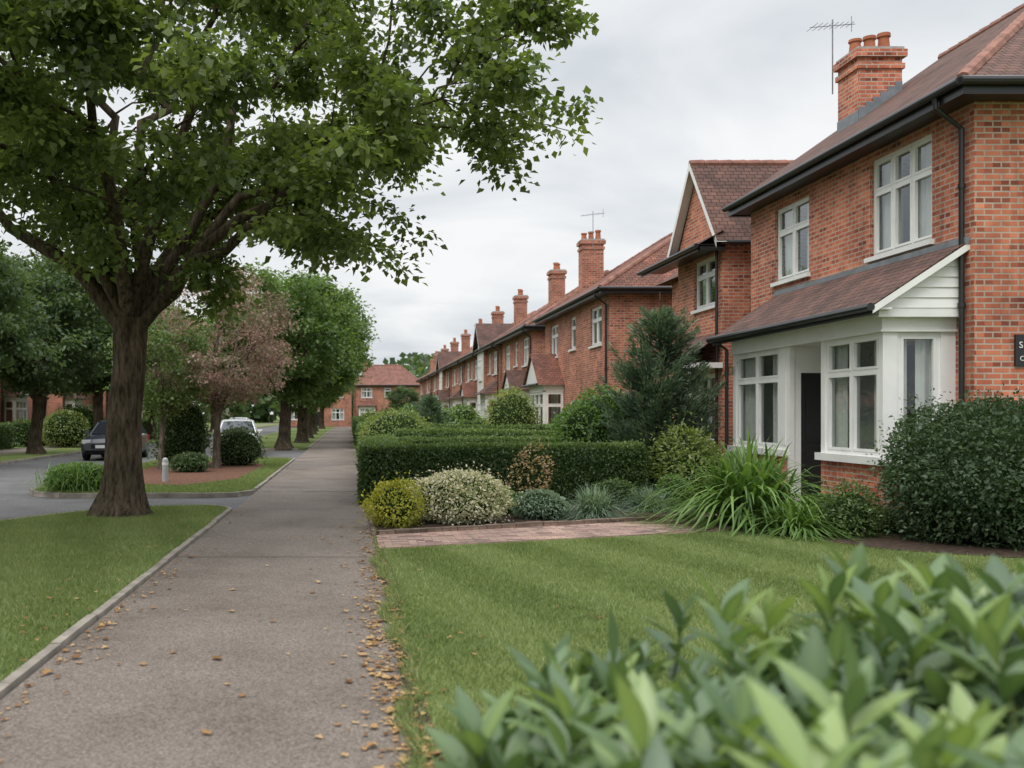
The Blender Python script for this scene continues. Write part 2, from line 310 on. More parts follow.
# ------------------------------------------------------------ vegetation
def ellcrown(c,r,lump=.2,fr=2.4,seed=0,flat=0):
    c=np.array(c,float);r=np.array(r,float)
    def fn(n,rmin,rmax=1.0):
        d=rdir(n)
        if flat: d[:,2]=np.where(d[:,2]<0,d[:,2]*flat,d[:,2])
        rad=rng.uniform(rmin**3,rmax**3,n)**(1/3)*(1+lump*noise3(d+seed*3.1,fr))
        return c+d*r*rad[:,None]
    return fn
def branch(s,e,r0,r1,arch,jit,n=6):
    t=np.linspace(0,1,n)[:,None]; ln=np.linalg.norm(e-s)
    P=s+(e-s)*t; P[:,2]+=arch*ln*np.sin(np.pi*t[:,0])
    j=rng.normal(size=(n,3))*jit*ln; j[0]=0; P+=j*np.sin(np.pi*t)
    return P, r0+(r1-r0)*t[:,0]**.8
def make_tree(name,base,fork,rt,fn,n1,n2,n3,lpb,ls,spread,mats,l1=None,lw=.75,org=None,link=True,flare=1.6,droop=.25,rm3=.55,l1r=(.42,.62)):
    base=np.array(base,float); W=Q(); Lf=Q()
    fk=base+np.array([rt*.6,0,fork])
    zs=np.array([0,.04,.12,.25,.5,.75,1.0]); pts=base+(fk-base)*zs[:,None]; pts[1:-1,0]+=rng.normal(size=5)*rt*.08
    rr=rt*np.array([flare*1.15,flare*.95,1.22,1.05,.97,.93,1.0]); 
    V,F=tubeq(pts,rr,16)
    ang=np.arctan2(V[:,1]-base[1],V[:,0]-base[0]); zz=(V[:,2]-base[2])/fork
    lob=1+.14*np.sin(ang*5+1)*np.exp(-zz*7)+.03*np.sin(ang*9+zz*6)
    V[:,0]=base[0]+(V[:,0]-base[0])*lob; V[:,1]=base[1]+(V[:,1]-base[1])*lob
    V[:16,2]=base[2]-.05
    W.add(V,F)
    T1=np.array(l1,float) if l1 is not None else base+fn(n1,.35,.7)-0
    NP=[fk[None]];NR=[np.array([rt*.55])]
    for i,e in enumerate(T1):
        s=fk+np.array([0,0,-rng.uniform(0,.12)*fork]); 
        P,R=branch(s,e,rt*rng.uniform(*l1r),rt*.12,.07,.03,9)
        V,F=tubeq(P,R,9); W.add(V,F); NP.append(P[3:]);NR.append(R[3:])
    def attach(T,r0c,r1,arch,jit,nseg,nside,keep,pen):
        P0=np.concatenate(NP);R0=np.concatenate(NR); dk=np.linalg.norm(P0-fk,axis=1); out=[]
        newP=[];newR=[]
        for e in T:
            c=np.linalg.norm(P0-e,axis=1)*1.5+dk*pen; i=np.argmin(c)
            r0=min(R0[i]*.65,r0c); P,R=branch(P0[i],e,r0,r1,arch,jit,nseg); V,F=tubeq(P,R,nside); W.add(V,F)
            newP.append(P[2:]);newR.append(R[2:]); out.append(P)
        if keep:
            NP.extend(newP);NR.extend(newR)
        return out
    attach(base+fn(n2,.5,.88),rt*.3,rt*.05,.05,.04,7,6,True,.9)
    B=attach(base+fn(n3,rm3,1.0),rt*.09,.006,.03,.05,5,4,False,.5)
    for P in B:
        n=int(lpb*rng.uniform(.5,1.4)); t=rng.uniform(.25,1.08,n)**.8*(len(P)-1); i=np.clip(t.astype(int),0,len(P)-2); f=(t-i)[:,None]
        C=P[i]*(1-f)+P[i+1]*f
        off=rng.normal(size=(n,3))*spread*np.array([1,1,.5]); C=C+off; C[:,2]-=np.linalg.norm(off[:,:2],axis=1)*.3
        ax=off/spread*.6+rng.normal(size=(n,3))*.6; ax[:,2]-=droop
        nn=rng.normal(size=(n,3))*.55+np.array([0,0,1.])
        v=np.clip(.45+rng.normal()*.17+rng.normal(size=n)*.17,0,1)
        s_=ls*rng.uniform(.65,1.3,n)
        V,F,a=leafq(C,s_,s_*lw,ax,nn,v); Lf.add(V,F,a)
    return npmesh(name,[W.part(0),Lf.part(1)],mats,org=base if org is None else org,link=link)
def bush(name,x,y,w,h,n,ls,mat,lump=.13,fr=2.6,dep=None,z0=.0,lw=.55,under=.6,sp=1,core=.84,d=None):
    rx=w/2; ry=(d or w)/2; cz=z0+h*.46; rz=h*.54
    D=rdir(n); k=1+lump*noise3(D+x*1.7+y,fr)+.04*noise3(D,9+x)
    rad=k*(1-np.abs(rng.normal(size=n))*.1+(rng.random(n)<.12)*rng.uniform(0,.13,n)*sp)
    C=np.stack([x+D[:,0]*rx*rad,y+D[:,1]*ry*rad,cz+D[:,2]*rz*rad],1); keep=C[:,2]>z0+.01; C=C[keep];D=D[keep]; n=len(C)
    C[:,2]=np.maximum(C[:,2],z0+.02)
    ax=D*.6+rng.normal(size=(n,3))*.6; ax[:,2]+=.25; nn=D+rng.normal(size=(n,3))*.5+np.array([0,0,.5])
    cl=noise3(C*np.array([1,1,1.]),6/max(w,.4))*.16
    v=np.clip(.45+cl+rng.normal(size=n)*.2,0,1); s_=ls*rng.uniform(.6,1.35,n)
    V,F,a=leafq(C,s_,s_*lw,ax,nn,v)
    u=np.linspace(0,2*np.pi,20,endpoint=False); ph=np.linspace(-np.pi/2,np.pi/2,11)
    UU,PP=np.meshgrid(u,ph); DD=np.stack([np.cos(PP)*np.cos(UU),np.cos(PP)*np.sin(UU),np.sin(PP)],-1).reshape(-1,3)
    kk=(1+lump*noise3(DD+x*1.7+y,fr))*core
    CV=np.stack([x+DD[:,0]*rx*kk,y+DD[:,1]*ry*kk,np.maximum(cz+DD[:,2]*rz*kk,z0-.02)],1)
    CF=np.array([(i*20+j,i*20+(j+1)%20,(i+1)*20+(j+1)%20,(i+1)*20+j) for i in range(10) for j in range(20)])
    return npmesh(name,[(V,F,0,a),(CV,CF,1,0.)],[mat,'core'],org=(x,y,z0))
def hedge(x0,x1,y0,y1,h,dens,ls,mat='leaf_hedge',name='hedge',z0=.02,rnd=.04):
    A=[('x0',(y1-y0)*h),('x1',(y1-y0)*h),('y0',(x1-x0)*h),('y1',(x1-x0)*h),('t',(x1-x0)*(y1-y0)*1.3)]
    Cs=[];Ds=[]
    for k,a in A:
        n=int(a*dens); U=rng.random((n,2)); 
        if k[0]=='x': C=np.stack([np.full(n,x0 if k=='x0' else x1),y0+U[:,0]*(y1-y0),z0+U[:,1]*h],1); D=np.tile([-1. if k=='x0' else 1,0,0],(n,1))
        elif k[0]=='y': C=np.stack([x0+U[:,0]*(x1-x0),np.full(n,y0 if k=='y0' else y1),z0+U[:,1]*h],1); D=np.tile([0,-1. if k=='y0' else 1,0],(n,1))
        else: C=np.stack([x0+U[:,0]*(x1-x0),y0+U[:,1]*(y1-y0),np.full(n,z0+h)],1); D=np.tile([0,0,1.],(n,1))
        Cs.append(C);Ds.append(D)
    C=np.concatenate(Cs);D=np.concatenate(Ds);n=len(C)
    C=C+D*((noise3(C,2.2)*.045+noise3(C,7)*.02-.02+rng.normal(size=n)*.02)[:,None])
    cx=np.clip(C[:,2]-(z0+h-.12),0,1); 
    mx=(x0+x1)/2; my=(y0+y1)/2
    C[:,0]-=np.sign(C[:,0]-mx)*cx*rnd*2.5*(np.abs(C[:,0]-mx)>(x1-x0)/2-.12); C[:,1]-=np.sign(C[:,1]-my)*cx*rnd*2.5*(np.abs(C[:,1]-my)>(y1-y0)/2-.12)
    stray=rng.random(n)<.03; C[stray]+=D[stray]*rng.uniform(.01,.08,(stray.sum(),1))
    C[:,2]=np.maximum(C[:,2],z0+.02)
    ax=D*.5+rng.normal(size=(n,3))*.6; ax[:,2]+=.2; nn=D+rng.normal(size=(n,3))*.45
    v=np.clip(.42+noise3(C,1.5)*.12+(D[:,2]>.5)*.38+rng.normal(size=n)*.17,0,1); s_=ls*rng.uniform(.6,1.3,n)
    V,F,a=leafq(C,s_,s_*.6,ax,nn,v)
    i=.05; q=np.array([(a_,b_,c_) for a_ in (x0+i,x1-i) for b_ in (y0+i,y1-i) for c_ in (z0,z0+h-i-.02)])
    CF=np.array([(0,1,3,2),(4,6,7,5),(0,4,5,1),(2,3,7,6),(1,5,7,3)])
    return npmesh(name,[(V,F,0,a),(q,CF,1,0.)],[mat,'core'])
def blades(n,x,y,z,length,width,spreadr,up,seg=7,droopf=1.0,jl=.3):
    th=rng.uniform(0,2*np.pi,n); el=rng.uniform(up[0],up[1],n); ln=length*rng.uniform(1-jl,1+jl*.5,n); t=np.linspace(0,1,seg)
    bx=x+rng.normal(size=n)*spreadr; by=y+rng.normal(size=n)*spreadr
    out=t[None]*ln[:,None]*np.cos(el)[:,None]*(1+.25*t[None])
    hz=t[None]*ln[:,None]*np.sin(el)[:,None]-droopf*.5*ln[:,None]*t[None]**2.4*(np.cos(el)[:,None]*.9+.35)*1.2
    X=bx[:,None]+np.cos(th)[:,None]*out; Y=by[:,None]+np.sin(th)[:,None]*out; Z=np.maximum(z+hz,z+.01)
    w=width*np.sin(np.pi*np.clip(t*.88+.12,0,1))**.7*.5; w[-1]=.0005
    sx=-np.sin(th)[:,None]*w[None]; sy=np.cos(th)[:,None]*w[None]
    A=np.stack([X+sx,Y+sy,Z],-1);B=np.stack([X-sx,Y-sy,Z],-1)
    V=np.stack([A,B],2).reshape(n,-1,3); k=seg*2
    f=np.array([(2*i,2*i+1,2*i+3,2*i+2) for i in range(seg-1)]); F=(f[None]+(np.arange(n)*k)[:,None,None]).reshape(-1,4)
    var=np.repeat(np.clip(.5+rng.normal(size=n)*.24,0,1),k)
    return V.reshape(-1,3),F,var
def strap(name,x,y,n,length,width,mat,r=.1,up=(.5,1.45),droopf=1.0,z=.03):
    V,F,a=blades(n,x,y,z,length,width,r,up,droopf=droopf)
    return npmesh(name,[(V,F,0,a)],[mat],org=(x,y,z))
def grassfield(name,x0,x1,y0,y1,mask,dens,h,w,z,stripe=.1):
    n=int((x1-x0)*(y1-y0)*dens); X=rng.uniform(x0,x1,n);Y=rng.uniform(y0,y1,n)
    k=mask(X,Y); X=X[k];Y=Y[k];n=len(X)
    th=rng.uniform(0,2*np.pi,n); hh=h*rng.uniform(.5,1.35,n); 
    P=np.stack([X,Y,np.zeros(n)],1); patch=noise3(P,.9)*.05+noise3(P,3.)*.06+noise3(P,11.)*.06
    st=0
    if stripe:
        s=(X*SD[0]+Y*SD[1])/SP+noise3(P,.5)*.07; st=np.tanh(2.2*np.sin(np.pi*s))*(.8+.2*noise3(P,1.3))
    lean=rng.normal(size=(n,2))*.5*hh[:,None]
    if stripe: lean=lean+np.outer(st*stripe*2.0*hh,(-SD[1],SD[0]))
    v=np.clip(.46+patch+st*stripe+rng.normal(size=n)*.19+(rng.random(n)<.04)*.4,0,1)
    b=np.stack([X,Y,np.full(n,z)],1); sd=np.stack([np.cos(th),np.sin(th),np.zeros(n)],1)*w*.5
    tip=b+np.stack([lean[:,0],lean[:,1],hh],1)
    V=np.stack([b-sd,b+sd,tip],1).reshape(-1,3)
    return npmesh(name,[(V,np.arange(3*n).reshape(n,3),0,np.repeat(v,3))],['blade'])

# ------------------------------------------------------------ ground
def poly(name,pts,z,mat,zb=None):
    mb=MB(); mb.face([(p[0],p[1],z) for p in pts],mat)
    if zb is not None:
        for i in range(len(pts)):
            a=pts[i];b=pts[(i+1)%len(pts)]; mb.face([(a[0],a[1],zb),(b[0],b[1],zb),(b[0],b[1],z),(a[0],a[1],z)],mat)
    return mb.build(name)
def ribbon(name,pts,w,z0,z1,mat,seglen=None,parent=None,jit=.0):
    P=np.array(pts,float); d=nrm(np.gradient(P,axis=0)); nn=np.stack([-d[:,1],d[:,0]],1)
    A=P+nn*w/2;B=P-nn*w/2; mb=MB()
    for i in range(len(P)-1):
        g=0.008/max(np.linalg.norm(P[i+1]-P[i]),.01); j=rng.normal()*jit
        a0=A[i]+nn[i]*j;a1=A[i]+(A[i+1]-A[i])*(1-g)+nn[i]*j;b0=B[i]+nn[i]*j;b1=B[i]+(B[i+1]-B[i])*(1-g)+nn[i]*j; zz=z1+rng.normal()*jit*.7
        lo=[(p[0],p[1],z0) for p in (a0,a1,b1,b0)]; hi=[(p[0],p[1],zz) for p in (a0,a1,b1,b0)]
        mb.face(hi,mat)
        for j in range(4): mb.face([lo[j],lo[(j+1)%4],hi[(j+1)%4],hi[j]],mat)
    return mb.build(name,parent)
def line(a,b,step=.92):
    n=max(2,int(np.hypot(b[0]-a[0],b[1]-a[1])/step)+1); return [(a[0]+(b[0]-a[0])*t,a[1]+(b[1]-a[1])*t) for t in np.linspace(0,1,n)]
def arc(c,r,a0,a1,n=10): return [(c[0]+r*math.cos(math.radians(t)),c[1]+r*math.sin(math.radians(t))) for t in np.linspace(a0,a1,n)]
poly('ground',[(-900,-300),(900,-300),(900,1500),(-900,1500)],-.14,'lawn')
poly('road',[(-11.4,-30),(-1.9,-30),(-1.9,260),(-11.4,260)],-.085,'road')
poly('footpath',[(-1.9,-10),(.3,-10),(.3,150),(-1.9,150)],0,'path',-.13)
poly('front_gardens',[(.3,-20),(80,-20),(80,230),(.3,230)],.02,'lawn',-.13)
R0=1.98
v1=[(-R0,-10),(-R0,16.3)]+arc((-R0-.8,16.3),.8,0,70,5)+[(-3.4,16.9),(-4.2,16.2),(-4.9,15.0),(-5.6,13.4),(-6.2,11.4),(-6.6,9),(-6.6,-10)]
poly('grass_verge',v1,.0,'lawn',-.13)
isl=[(-R0,20.6),(-R0,35.2),(-2.6,36),(-6,36),(-6.6,35.2),(-6.6,20.8),(-6.3,20.1),(-5.7,19.7),(-2.9,19.7),(-2.3,19.9)]
poly('grass_verge',isl,.0,'lawn',-.13)
v3=[(-R0,47),(-R0,240),(-6.6,240),(-6.6,47),(-6.2,46.3),(-2.4,46.3)]
poly('grass_verge',v3,.0,'lawn',-.13)
poly('grass_verge',[(-11.5,-20),(-11.5,260),(-13.6,260),(-13.6,-20)],.0,'lawn',-.13)
poly('pavement',[(-13.6,-20),(-13.6,260),(-15.4,260),(-15.4,-20)],.0,'path',-.13)
poly('front_gardens',[(-15.4,-20),(-15.4,260),(-60,260),(-60,-20)],.02,'lawn',-.13)
ribbon('path_edging',line((-R0+.02,-2),(-R0+.02,16.3))+arc((-R0-.8,16.3),.82,10,70,4),.07,-.05,.025,'concrete',jit=.006)
ribbon('kerb',v1[7:-1]+line(v1[-2],v1[-1])[1:],.12,-.13,.012,'concrete',jit=.004)
ribbon('kerb',[isl[0]]+[isl[-1],isl[-2]]+line(isl[-2],isl[-3])[1:]+[isl[-4]]+line(isl[5],isl[4])+[isl[3],isl[2],isl[1]],.12,-.13,.012,'concrete',jit=.004)
ribbon('path_edging',line((-R0+.02,20.7),(-R0+.02,35.2)),.07,-.05,.03,'concrete',jit=.005)
ribbon('path_edging',line((-R0+.02,47),(-R0+.02,140),2),.07,-.05,.03,'concrete')
ribbon('kerb',[v3[-1]]+[v3[-2]]+line(v3[-3],v3[-4],2),.12,-.13,.012,'concrete')
ribbon('kerb',line((-11.45,-10),(-11.45,240),1.8),.12,-.13,.012,'concrete')
ribbon('path_edging',line((.3,12.7),(.3,60)),.05,-.05,.035,'edgebrick',jit=.004)
mb=MB()
for y in (10.9,20.2,36.5): mb.box(-1.9,.28,y,y+.013,.001,.003,'joint')
mb.build('path_joints')
poly('garden_soil',[(.36,12.75),(4.9,14.75),(5.4,15.6),(6.2,19.0),(.36,19.0)],.03,'soil')
poly('garden_soil',[(5.0,13.1),(5.6,12.3),(6.1,11.3),(7,10.7),(12,10.3),(12,13.32),(7.32,13.7),(7.32,19.0),(6.45,19.0),(5.7,15.5)],.03,'soil')
poly('garden_soil',[(.3,-2),(.41,-2),(.43,4),(.37,7),(.44,9),(.38,11.3),(.3,11.3)],.024,'soil')
poly('brick_path',[(.33,11.4),(.33,12.62),(4.9,14.6),(5.6,15.6),(7.0,16.5),(7.28,16.5),(7.28,15.5),(6.3,15.0),(5.6,14.2),(5.0,13.2)],.036,'paver',-.05)
ribbon('brick_edging',line((.36,12.7),(4.9,14.68),.22)+[(5.35,15.3),(5.6,15.75)],.1,.0,.085,'edgebrick',jit=.008)
poly('bark_mulch',[(-5.9,22.5),(-3.6,21.8),(-2.7,24),(-2.6,31),(-4,33.5),(-5.8,32)],.02,'mulch')

bx=np.array([.3,5,5.6,6.1,7,9]);by=np.array([11.35,13.1,12.3,11.25,10.65,10.3])
ed=lambda Y:.36+.05*np.sin(Y*2.3)+.03*np.sin(Y*7.1)
grassfield('lawn_grass',.3,7.2,3.2,13.2,lambda X,Y:(X>ed(Y)+rng.normal(size=len(X))*.02)&(Y<np.interp(X,bx,by)-.03)&(X<.72*Y+.6),4300,.034,.007,.018,stripe=.12)
def inpoly(X,Y,P):
    ins=np.zeros(len(X),bool); j=len(P)-1
    for i in range(len(P)):
        xi,yi=P[i];xj,yj=P[j]
        c=((yi>Y)!=(yj>Y))&(X<(xj-xi)*(Y-yi)/(yj-yi+1e-12)+xi); ins^=c; j=i
    return ins
tr0=lambda X,Y:np.hypot(X+3.57,Y-15.5)>.5
grassfield('verge_grass',-6.6,-R0-.01,4.6,17.2,lambda X,Y:inpoly(X,Y,v1)&(X>-.36*Y-.4)&tr0(X,Y),3600,.042,.007,-.002,stripe=.06)
grassfield('verge_grass',-6.6,-R0-.05,19.7,36,lambda X,Y:inpoly(X,Y,isl)&~inpoly(X,Y,[(-5.9,22.5),(-3.6,21.8),(-2.7,24),(-2.6,31),(-4,33.5),(-5.8,32)]),1200,.055,.014,-.002,stripe=0)
def edge_tufts():
    n=5200; Y=rng.uniform(3.3,11.3,n); X=ed(Y)-.01+rng.normal(size=n)*.025; th=rng.uniform(0,6.28,n); h=.06*rng.uniform(.4,1.4,n)
    b=np.stack([X,Y,np.full(n,.015)],1); sd=np.stack([np.cos(th),np.sin(th),0*th],1)*.004; tip=b+np.stack([rng.normal(size=n)*h*.7-h*.3,rng.normal(size=n)*h*.6,h],1)
    V=np.stack([b-sd,b+sd,tip],1).reshape(-1,3); npmesh('edge_grass',[(V,np.arange(3*n).reshape(n,3),0,np.repeat(np.clip(.5+rng.normal(size=n)*.25,0,1),3))],['blade'])
edge_tufts()

def litter():
    a,b,c,d,e_,f_=850,170,60,60,18,30
    X=np.concatenate([np.where(rng.random(a)<.55,.25-np.abs(rng.normal(size=a))*.1,.31+rng.normal(size=a)*.05),-1.88+np.abs(rng.normal(size=b))*.12,rng.uniform(-1.8,.2,c),rng.uniform(-2.6,-2.,d),rng.uniform(.4,2,e_),rng.uniform(-6,-2,f_)])
    Y=np.concatenate([3.6+rng.gamma(1.6,3.0,a),4+rng.gamma(1.5,4,b),4.2+rng.gamma(1.4,4,c),4.5+rng.gamma(1.5,4,d),rng.uniform(4,11,e_),rng.uniform(6,16,f_)])
    Y=np.minimum(Y,40); n=len(X); Z=np.where((X>.3)|(X<-1.98),.035,.008)
    s=rng.uniform(.011,.027,n)*np.where(rng.random(n)<.1,1.8,1); s[a+b:a+b+c]*=1.3; s=np.minimum(s,.045); th=rng.uniform(0,6.28,n)
    shp=np.array([(0,-1),(.45,-.6),(.9,-.15),(.42,.15),(.5,.75),(0,1.15),(-.45,.7),(-.5,.1),(-.95,-.1),(-.4,-.55)])
    V=[];F=[]
    for i in range(n):
        c,sn=math.cos(th[i]),math.sin(th[i]); k=rng.uniform(.1,.6); tl=rng.normal(size=2)*.15
        p=shp*s[i]*(1,rng.uniform(.8,1.2)); q=np.stack([p[:,0]*c-p[:,1]*sn,p[:,0]*sn+p[:,1]*c],1)
        z=Z[i]+np.abs(p[:,0])*k+np.abs(q@tl)
        V.append(np.column_stack([X[i]+q[:,0],Y[i]+q[:,1],z])); F.append(np.arange(10)+i*10)
    return npmesh('fallen_leaves',[(np.concatenate(V),np.array(F),0,np.repeat(rng.random(n),10))],['litter'])
litter()

# ------------------------------------------------------------ houses
def wall(mb,P,u0,u1,v0,v1,ops,m,rev=.11,revm=None):
    us=sorted({u0,u1,*[o[0] for o in ops],*[o[1] for o in ops]}); vs=sorted({v0,v1,*[o[2] for o in ops],*[o[3] for o in ops]})
    for i in range(len(us)-1):
        for j in range(len(vs)-1):
            cu=(us[i]+us[i+1])/2;cv=(vs[j]+vs[j+1])/2
            if any(o[0]<cu<o[1] and o[2]<cv<o[3] for o in ops): continue
            mb.face([P(us[i],vs[j],0),P(us[i+1],vs[j],0),P(us[i+1],vs[j+1],0),P(us[i],vs[j+1],0)],m)
    for o in ops:
        a,b,c,d=o[:4]; r=revm or m
        mb.face([P(a,c,0),P(a,d,0),P(a,d,-rev),P(a,c,-rev)],r); mb.face([P(b,c,0),P(b,d,0),P(b,d,-rev),P(b,c,-rev)],r)
        mb.face([P(a,d,0),P(b,d,0),P(b,d,-rev),P(a,d,-rev)],r); mb.face([P(a,c,0),P(b,c,0),P(b,c,-rev),P(a,c,-rev)],r)
def window(mb,P,u0,u1,v0,v1,cols=2,tr=.66,dep=.06,sill=True,curt=.28,lintel=None,fan=None):
    t=.06; a=-dep-.05; b=-dep
    mb.boxP(P,u0,u0+t,v0,v1,a,b,'white'); mb.boxP(P,u1-t,u1,v0,v1,a,b,'white')
    mb.boxP(P,u0+t,u1-t,v0,v0+t,a,b,'white'); mb.boxP(P,u0+t,u1-t,v1-t,v1,a,b,'white')
    w=(u1-u0-2*t)/cols; vt=v0+(v1-v0)*tr
    for i in range(cols):
        x0=u0+t+i*w; x1=x0+w
        if i: mb.boxP(P,x0-.03,x0+.03,v0+t,v1-t,a,b+.002,'white')
        g0=x0+(.03 if i else 0); g1=x1-(.03 if i<cols-1 else 0); s=.035
        segs=[(v0+t,vt-.025),(vt+.025,v1-t)] if tr else [(v0+t,v1-t)]
        if tr: mb.boxP(P,g0,g1,vt-.025,vt+.025,a,b+.003,'white')
        for (c,d) in segs:
            mb.boxP(P,g0,g0+s,c,d,a+.01,b+.01,'white'); mb.boxP(P,g1-s,g1,c,d,a+.01,b+.01,'white')
            mb.boxP(P,g0+s,g1-s,c,c+s,a+.01,b+.01,'white'); mb.boxP(P,g0+s,g1-s,d-s,d,a+.01,b+.01,'white')
    z=-dep-.035
    mb.face([P(u0+t,v0+t,z),P(u1-t,v0+t,z),P(u1-t,v1-t,z),P(u0+t,v1-t,z)],'glass')
    if curt:
        for side in (0,1):
            wd=(u1-u0)*curt*rng.uniform(.7,1.15); k=max(8,int(wd/.03)); xs=np.linspace(0,wd,k)
            for i in range(k-1):
                p=[(u0+.02+x if side==0 else u1-.02-x) for x in xs[i:i+2]]; q=[-dep-.14-.028*math.sin(j*1.3)-.012*math.sin(j*2.9) for j in (i,i+1)]
                mb.face([P(p[0],v0+.02,q[0]),P(p[1],v0+.02,q[1]),P(p[1],v1-.03,q[1]),P(p[0],v1-.03,q[0])],'curtain')
    if sill: mb.boxP(P,u0-.06,u1+.06,v0-.07,v0,-dep-.04,.07,'white')
def chimney(mb,x0,x1,y0,y1,z0,z1,pots=3,m='brick'):
    mb.box(x0,x1,y0,y1,z0,z1-.42,m)
    mb.box(x0-.04,x1+.04,y0-.04,y1+.04,z1-.42,z1-.32,m); mb.box(x0,x1,y0,y1,z1-.32,z1-.2,m)
    mb.box(x0-.07,x1+.07,y0-.07,y1+.07,z1-.2,z1-.06,m); mb.box(x0-.03,x1+.03,y0-.03,y1+.03,z1-.06,z1,'stone')
    for i in range(pots):
        f=(i+.5)/pots; 
        if (x1-x0)>=(y1-y0): px=x0+(x1-x0)*f; py=(y0+y1)/2
        else: px=(x0+x1)/2; py=y0+(y1-y0)*f
        hh=.34+.06*((i*7)%3-1)
        mb.tube([(px,py,z1-.01),(px,py,z1+hh*.8),(px,py,z1+hh*.82),(px,py,z1+hh)],[.12,.095,.125,.12],'pot',12)
        mb.tube([(px,py,z1+hh),(px,py,z1+hh+.004)],[.085,.085],'dark',10)
def aerial(par,x,y,z,h=1.0):
    mb=MB(); mb.tube([(x,y,z-.5),(x,y,z+h)],.014,'metal',5); mb.tube([(x-.5,y-.1,z+h*.8),(x+.5,y+.1,z+h*.95)],.009,'metal',4)
    for i in range(8):
        f=-.45+i*.12; c=(x+f,y+f*.2,z+h*.875+f*.15*h); l=.22-.01*i
        mb.tube([(c[0]+.05*l,c[1]-l,c[2]),(c[0]-.05*l,c[1]+l,c[2])],.006,'metal',4)
    mb.tube([(x+.42,y+.08,z+h*.78),(x+.42,y+.08,z+h*1.1)],.008,'metal',4)
    mb.build('tv_aerial',par)
def house(T,Lh,D,ez,rz,hipn=2.6,hipf=2.6,ops=(),sops=(),chim=(),brick='brick2',tile='tile',o=.38,name='brick_house',door=None,bay=None,gablefront=None,cut=(),curt=.28):
    e=empty(name,T(Lh/2,D/2,0))
    W=MB();Rf=MB();Wi=MB();Tr=MB();Ch=MB()
    PF=lambda u,v,w:T(u,-w,v); PN=lambda u,v,w:T(-w,u,v); PFa=lambda u,v,w:T(Lh+w,u,v); PB=lambda u,v,w:T(u,D+w,v)
    allops=[q[:4] for q in ops]+list(cut)
    if door: allops.append((door[0],door[1],.0,2.1))
    wall(W,PF,0,Lh,0,ez,allops,brick); wall(W,PN,0,D,0,ez,[q[:4] for q in sops],brick); wall(W,PFa,0,D,0,ez,[],brick); wall(W,PB,0,Lh,0,ez,[],brick)
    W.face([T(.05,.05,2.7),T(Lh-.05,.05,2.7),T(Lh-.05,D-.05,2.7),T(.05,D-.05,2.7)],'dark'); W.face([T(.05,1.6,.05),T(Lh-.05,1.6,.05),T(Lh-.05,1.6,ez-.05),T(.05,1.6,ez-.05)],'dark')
    if hipn==0: W.face([T(0,0,ez),T(0,D,ez),T(0,D/2,rz-.1)],brick)
    if hipf==0: W.face([T(Lh,0,ez),T(Lh,D,ez),T(Lh,D/2,rz-.1)],brick)
    for q in ops: window(Wi,PF,*q[:4],cols=q[4] if len(q)>4 else 2,curt=curt)
    for q in sops: window(Wi,PN,*q[:4],cols=q[4] if len(q)>4 else 2)
    oe=.25; a0=-(o if hipn else oe); a1=Lh+(o if hipf else oe)
    slope=(rz-ez)/(D/2); ze=ez+.02
    r0=T(hipn if hipn else a0,D/2,rz); r1=T(Lh-hipf if hipf else a1,D/2,rz)
    A=T(a0,-o,ze);B=T(a1,-o,ze);C=T(a1,D+o,ze);Dp=T(a0,D+o,ze)
    Rf.face([A,B,r1,r0],tile);Rf.face([C,Dp,r0,r1],tile)
    if hipn: Rf.face([Dp,A,r0],tile)
    if hipf: Rf.face([B,C,r1],tile)
    def rl(p,q):
        p=np.array(p);q=np.array(q);n=max(2,int(np.linalg.norm(q-p)/.32))
        for i in range(n):
            s=p+(q-p)*i/n; t_=p+(q-p)*(i+.97)/n; Rf.tube([s+(0,0,-.02),t_+(0,0,-.02)],[.085,.1],'ridge',8)
    rl(r0,r1)
    if hipn: rl(A,r0); rl(Dp,r0)
    if hipf: rl(B,r1); rl(C,r1)
    P0=lambda u,v,w:T(u,v,w)
    Tr.boxP(P0,a0,a1,-o,-o+.03,ez-.2,ez+.0,'black'); Tr.boxP(P0,a0,a0+.03,-o+.03,D+o,ez-.2,ez+.0,'black' if hipn else 'white')
    Tr.boxP(P0,a1-.03,a1,-o+.03,D+o,ez-.2,ez+.0,'black')
    Tr.boxP(P0,a0+.03,a1-.03,-o+.03,-.003,ez-.18,ez-.15,'black'); 
    if hipn: Tr.boxP(P0,a0+.03,-.003,-.003,D+o,ez-.18,ez-.15,'black')
    if not hipn:
        for sgn in (0,1):
            p=[(a0-.01,-o if sgn==0 else D+o,ze-.16),(a0-.01,D/2,rz-.16)]
            Tr.face([T(*p[0]),T(*p[1]),T(p[1][0],p[1][1],rz+.01),T(p[0][0],p[0][1],ze+.01)],'white')
    Tr.tube([T(a0-.03,-o-.06,ez-.04),T(a1+.03,-o-.06,ez-.04)],.058,'black',10)
    if hipn: Tr.tube([T(a0-.06,-o-.06,ez-.04),T(a0-.06,D+o,ez-.04)],.058,'black',10)
    dx=.16
    Tr.tube([T(dx,-o-.05,ez-.08),T(dx,-o-.04,ez-.22),T(dx,-.07,ez-.5),T(dx,-.07,.1)],.037,'black',8)
    for z in (1.2,3.0,4.6): Tr.tube([T(dx,-.07,z),T(dx,-.07,z+.06)],.05,'black',8)
    for c in chim:
        q0=T(c[0],c[2],0);q1=T(c[1],c[3],0); x0,x1=sorted((q0[0],q1[0]));y0,y1=sorted((q0[1],q1[1]))
        chimney(Ch,x0,x1,y0,y1,c[4],c[5],c[6] if len(c)>6 else 3,brick)
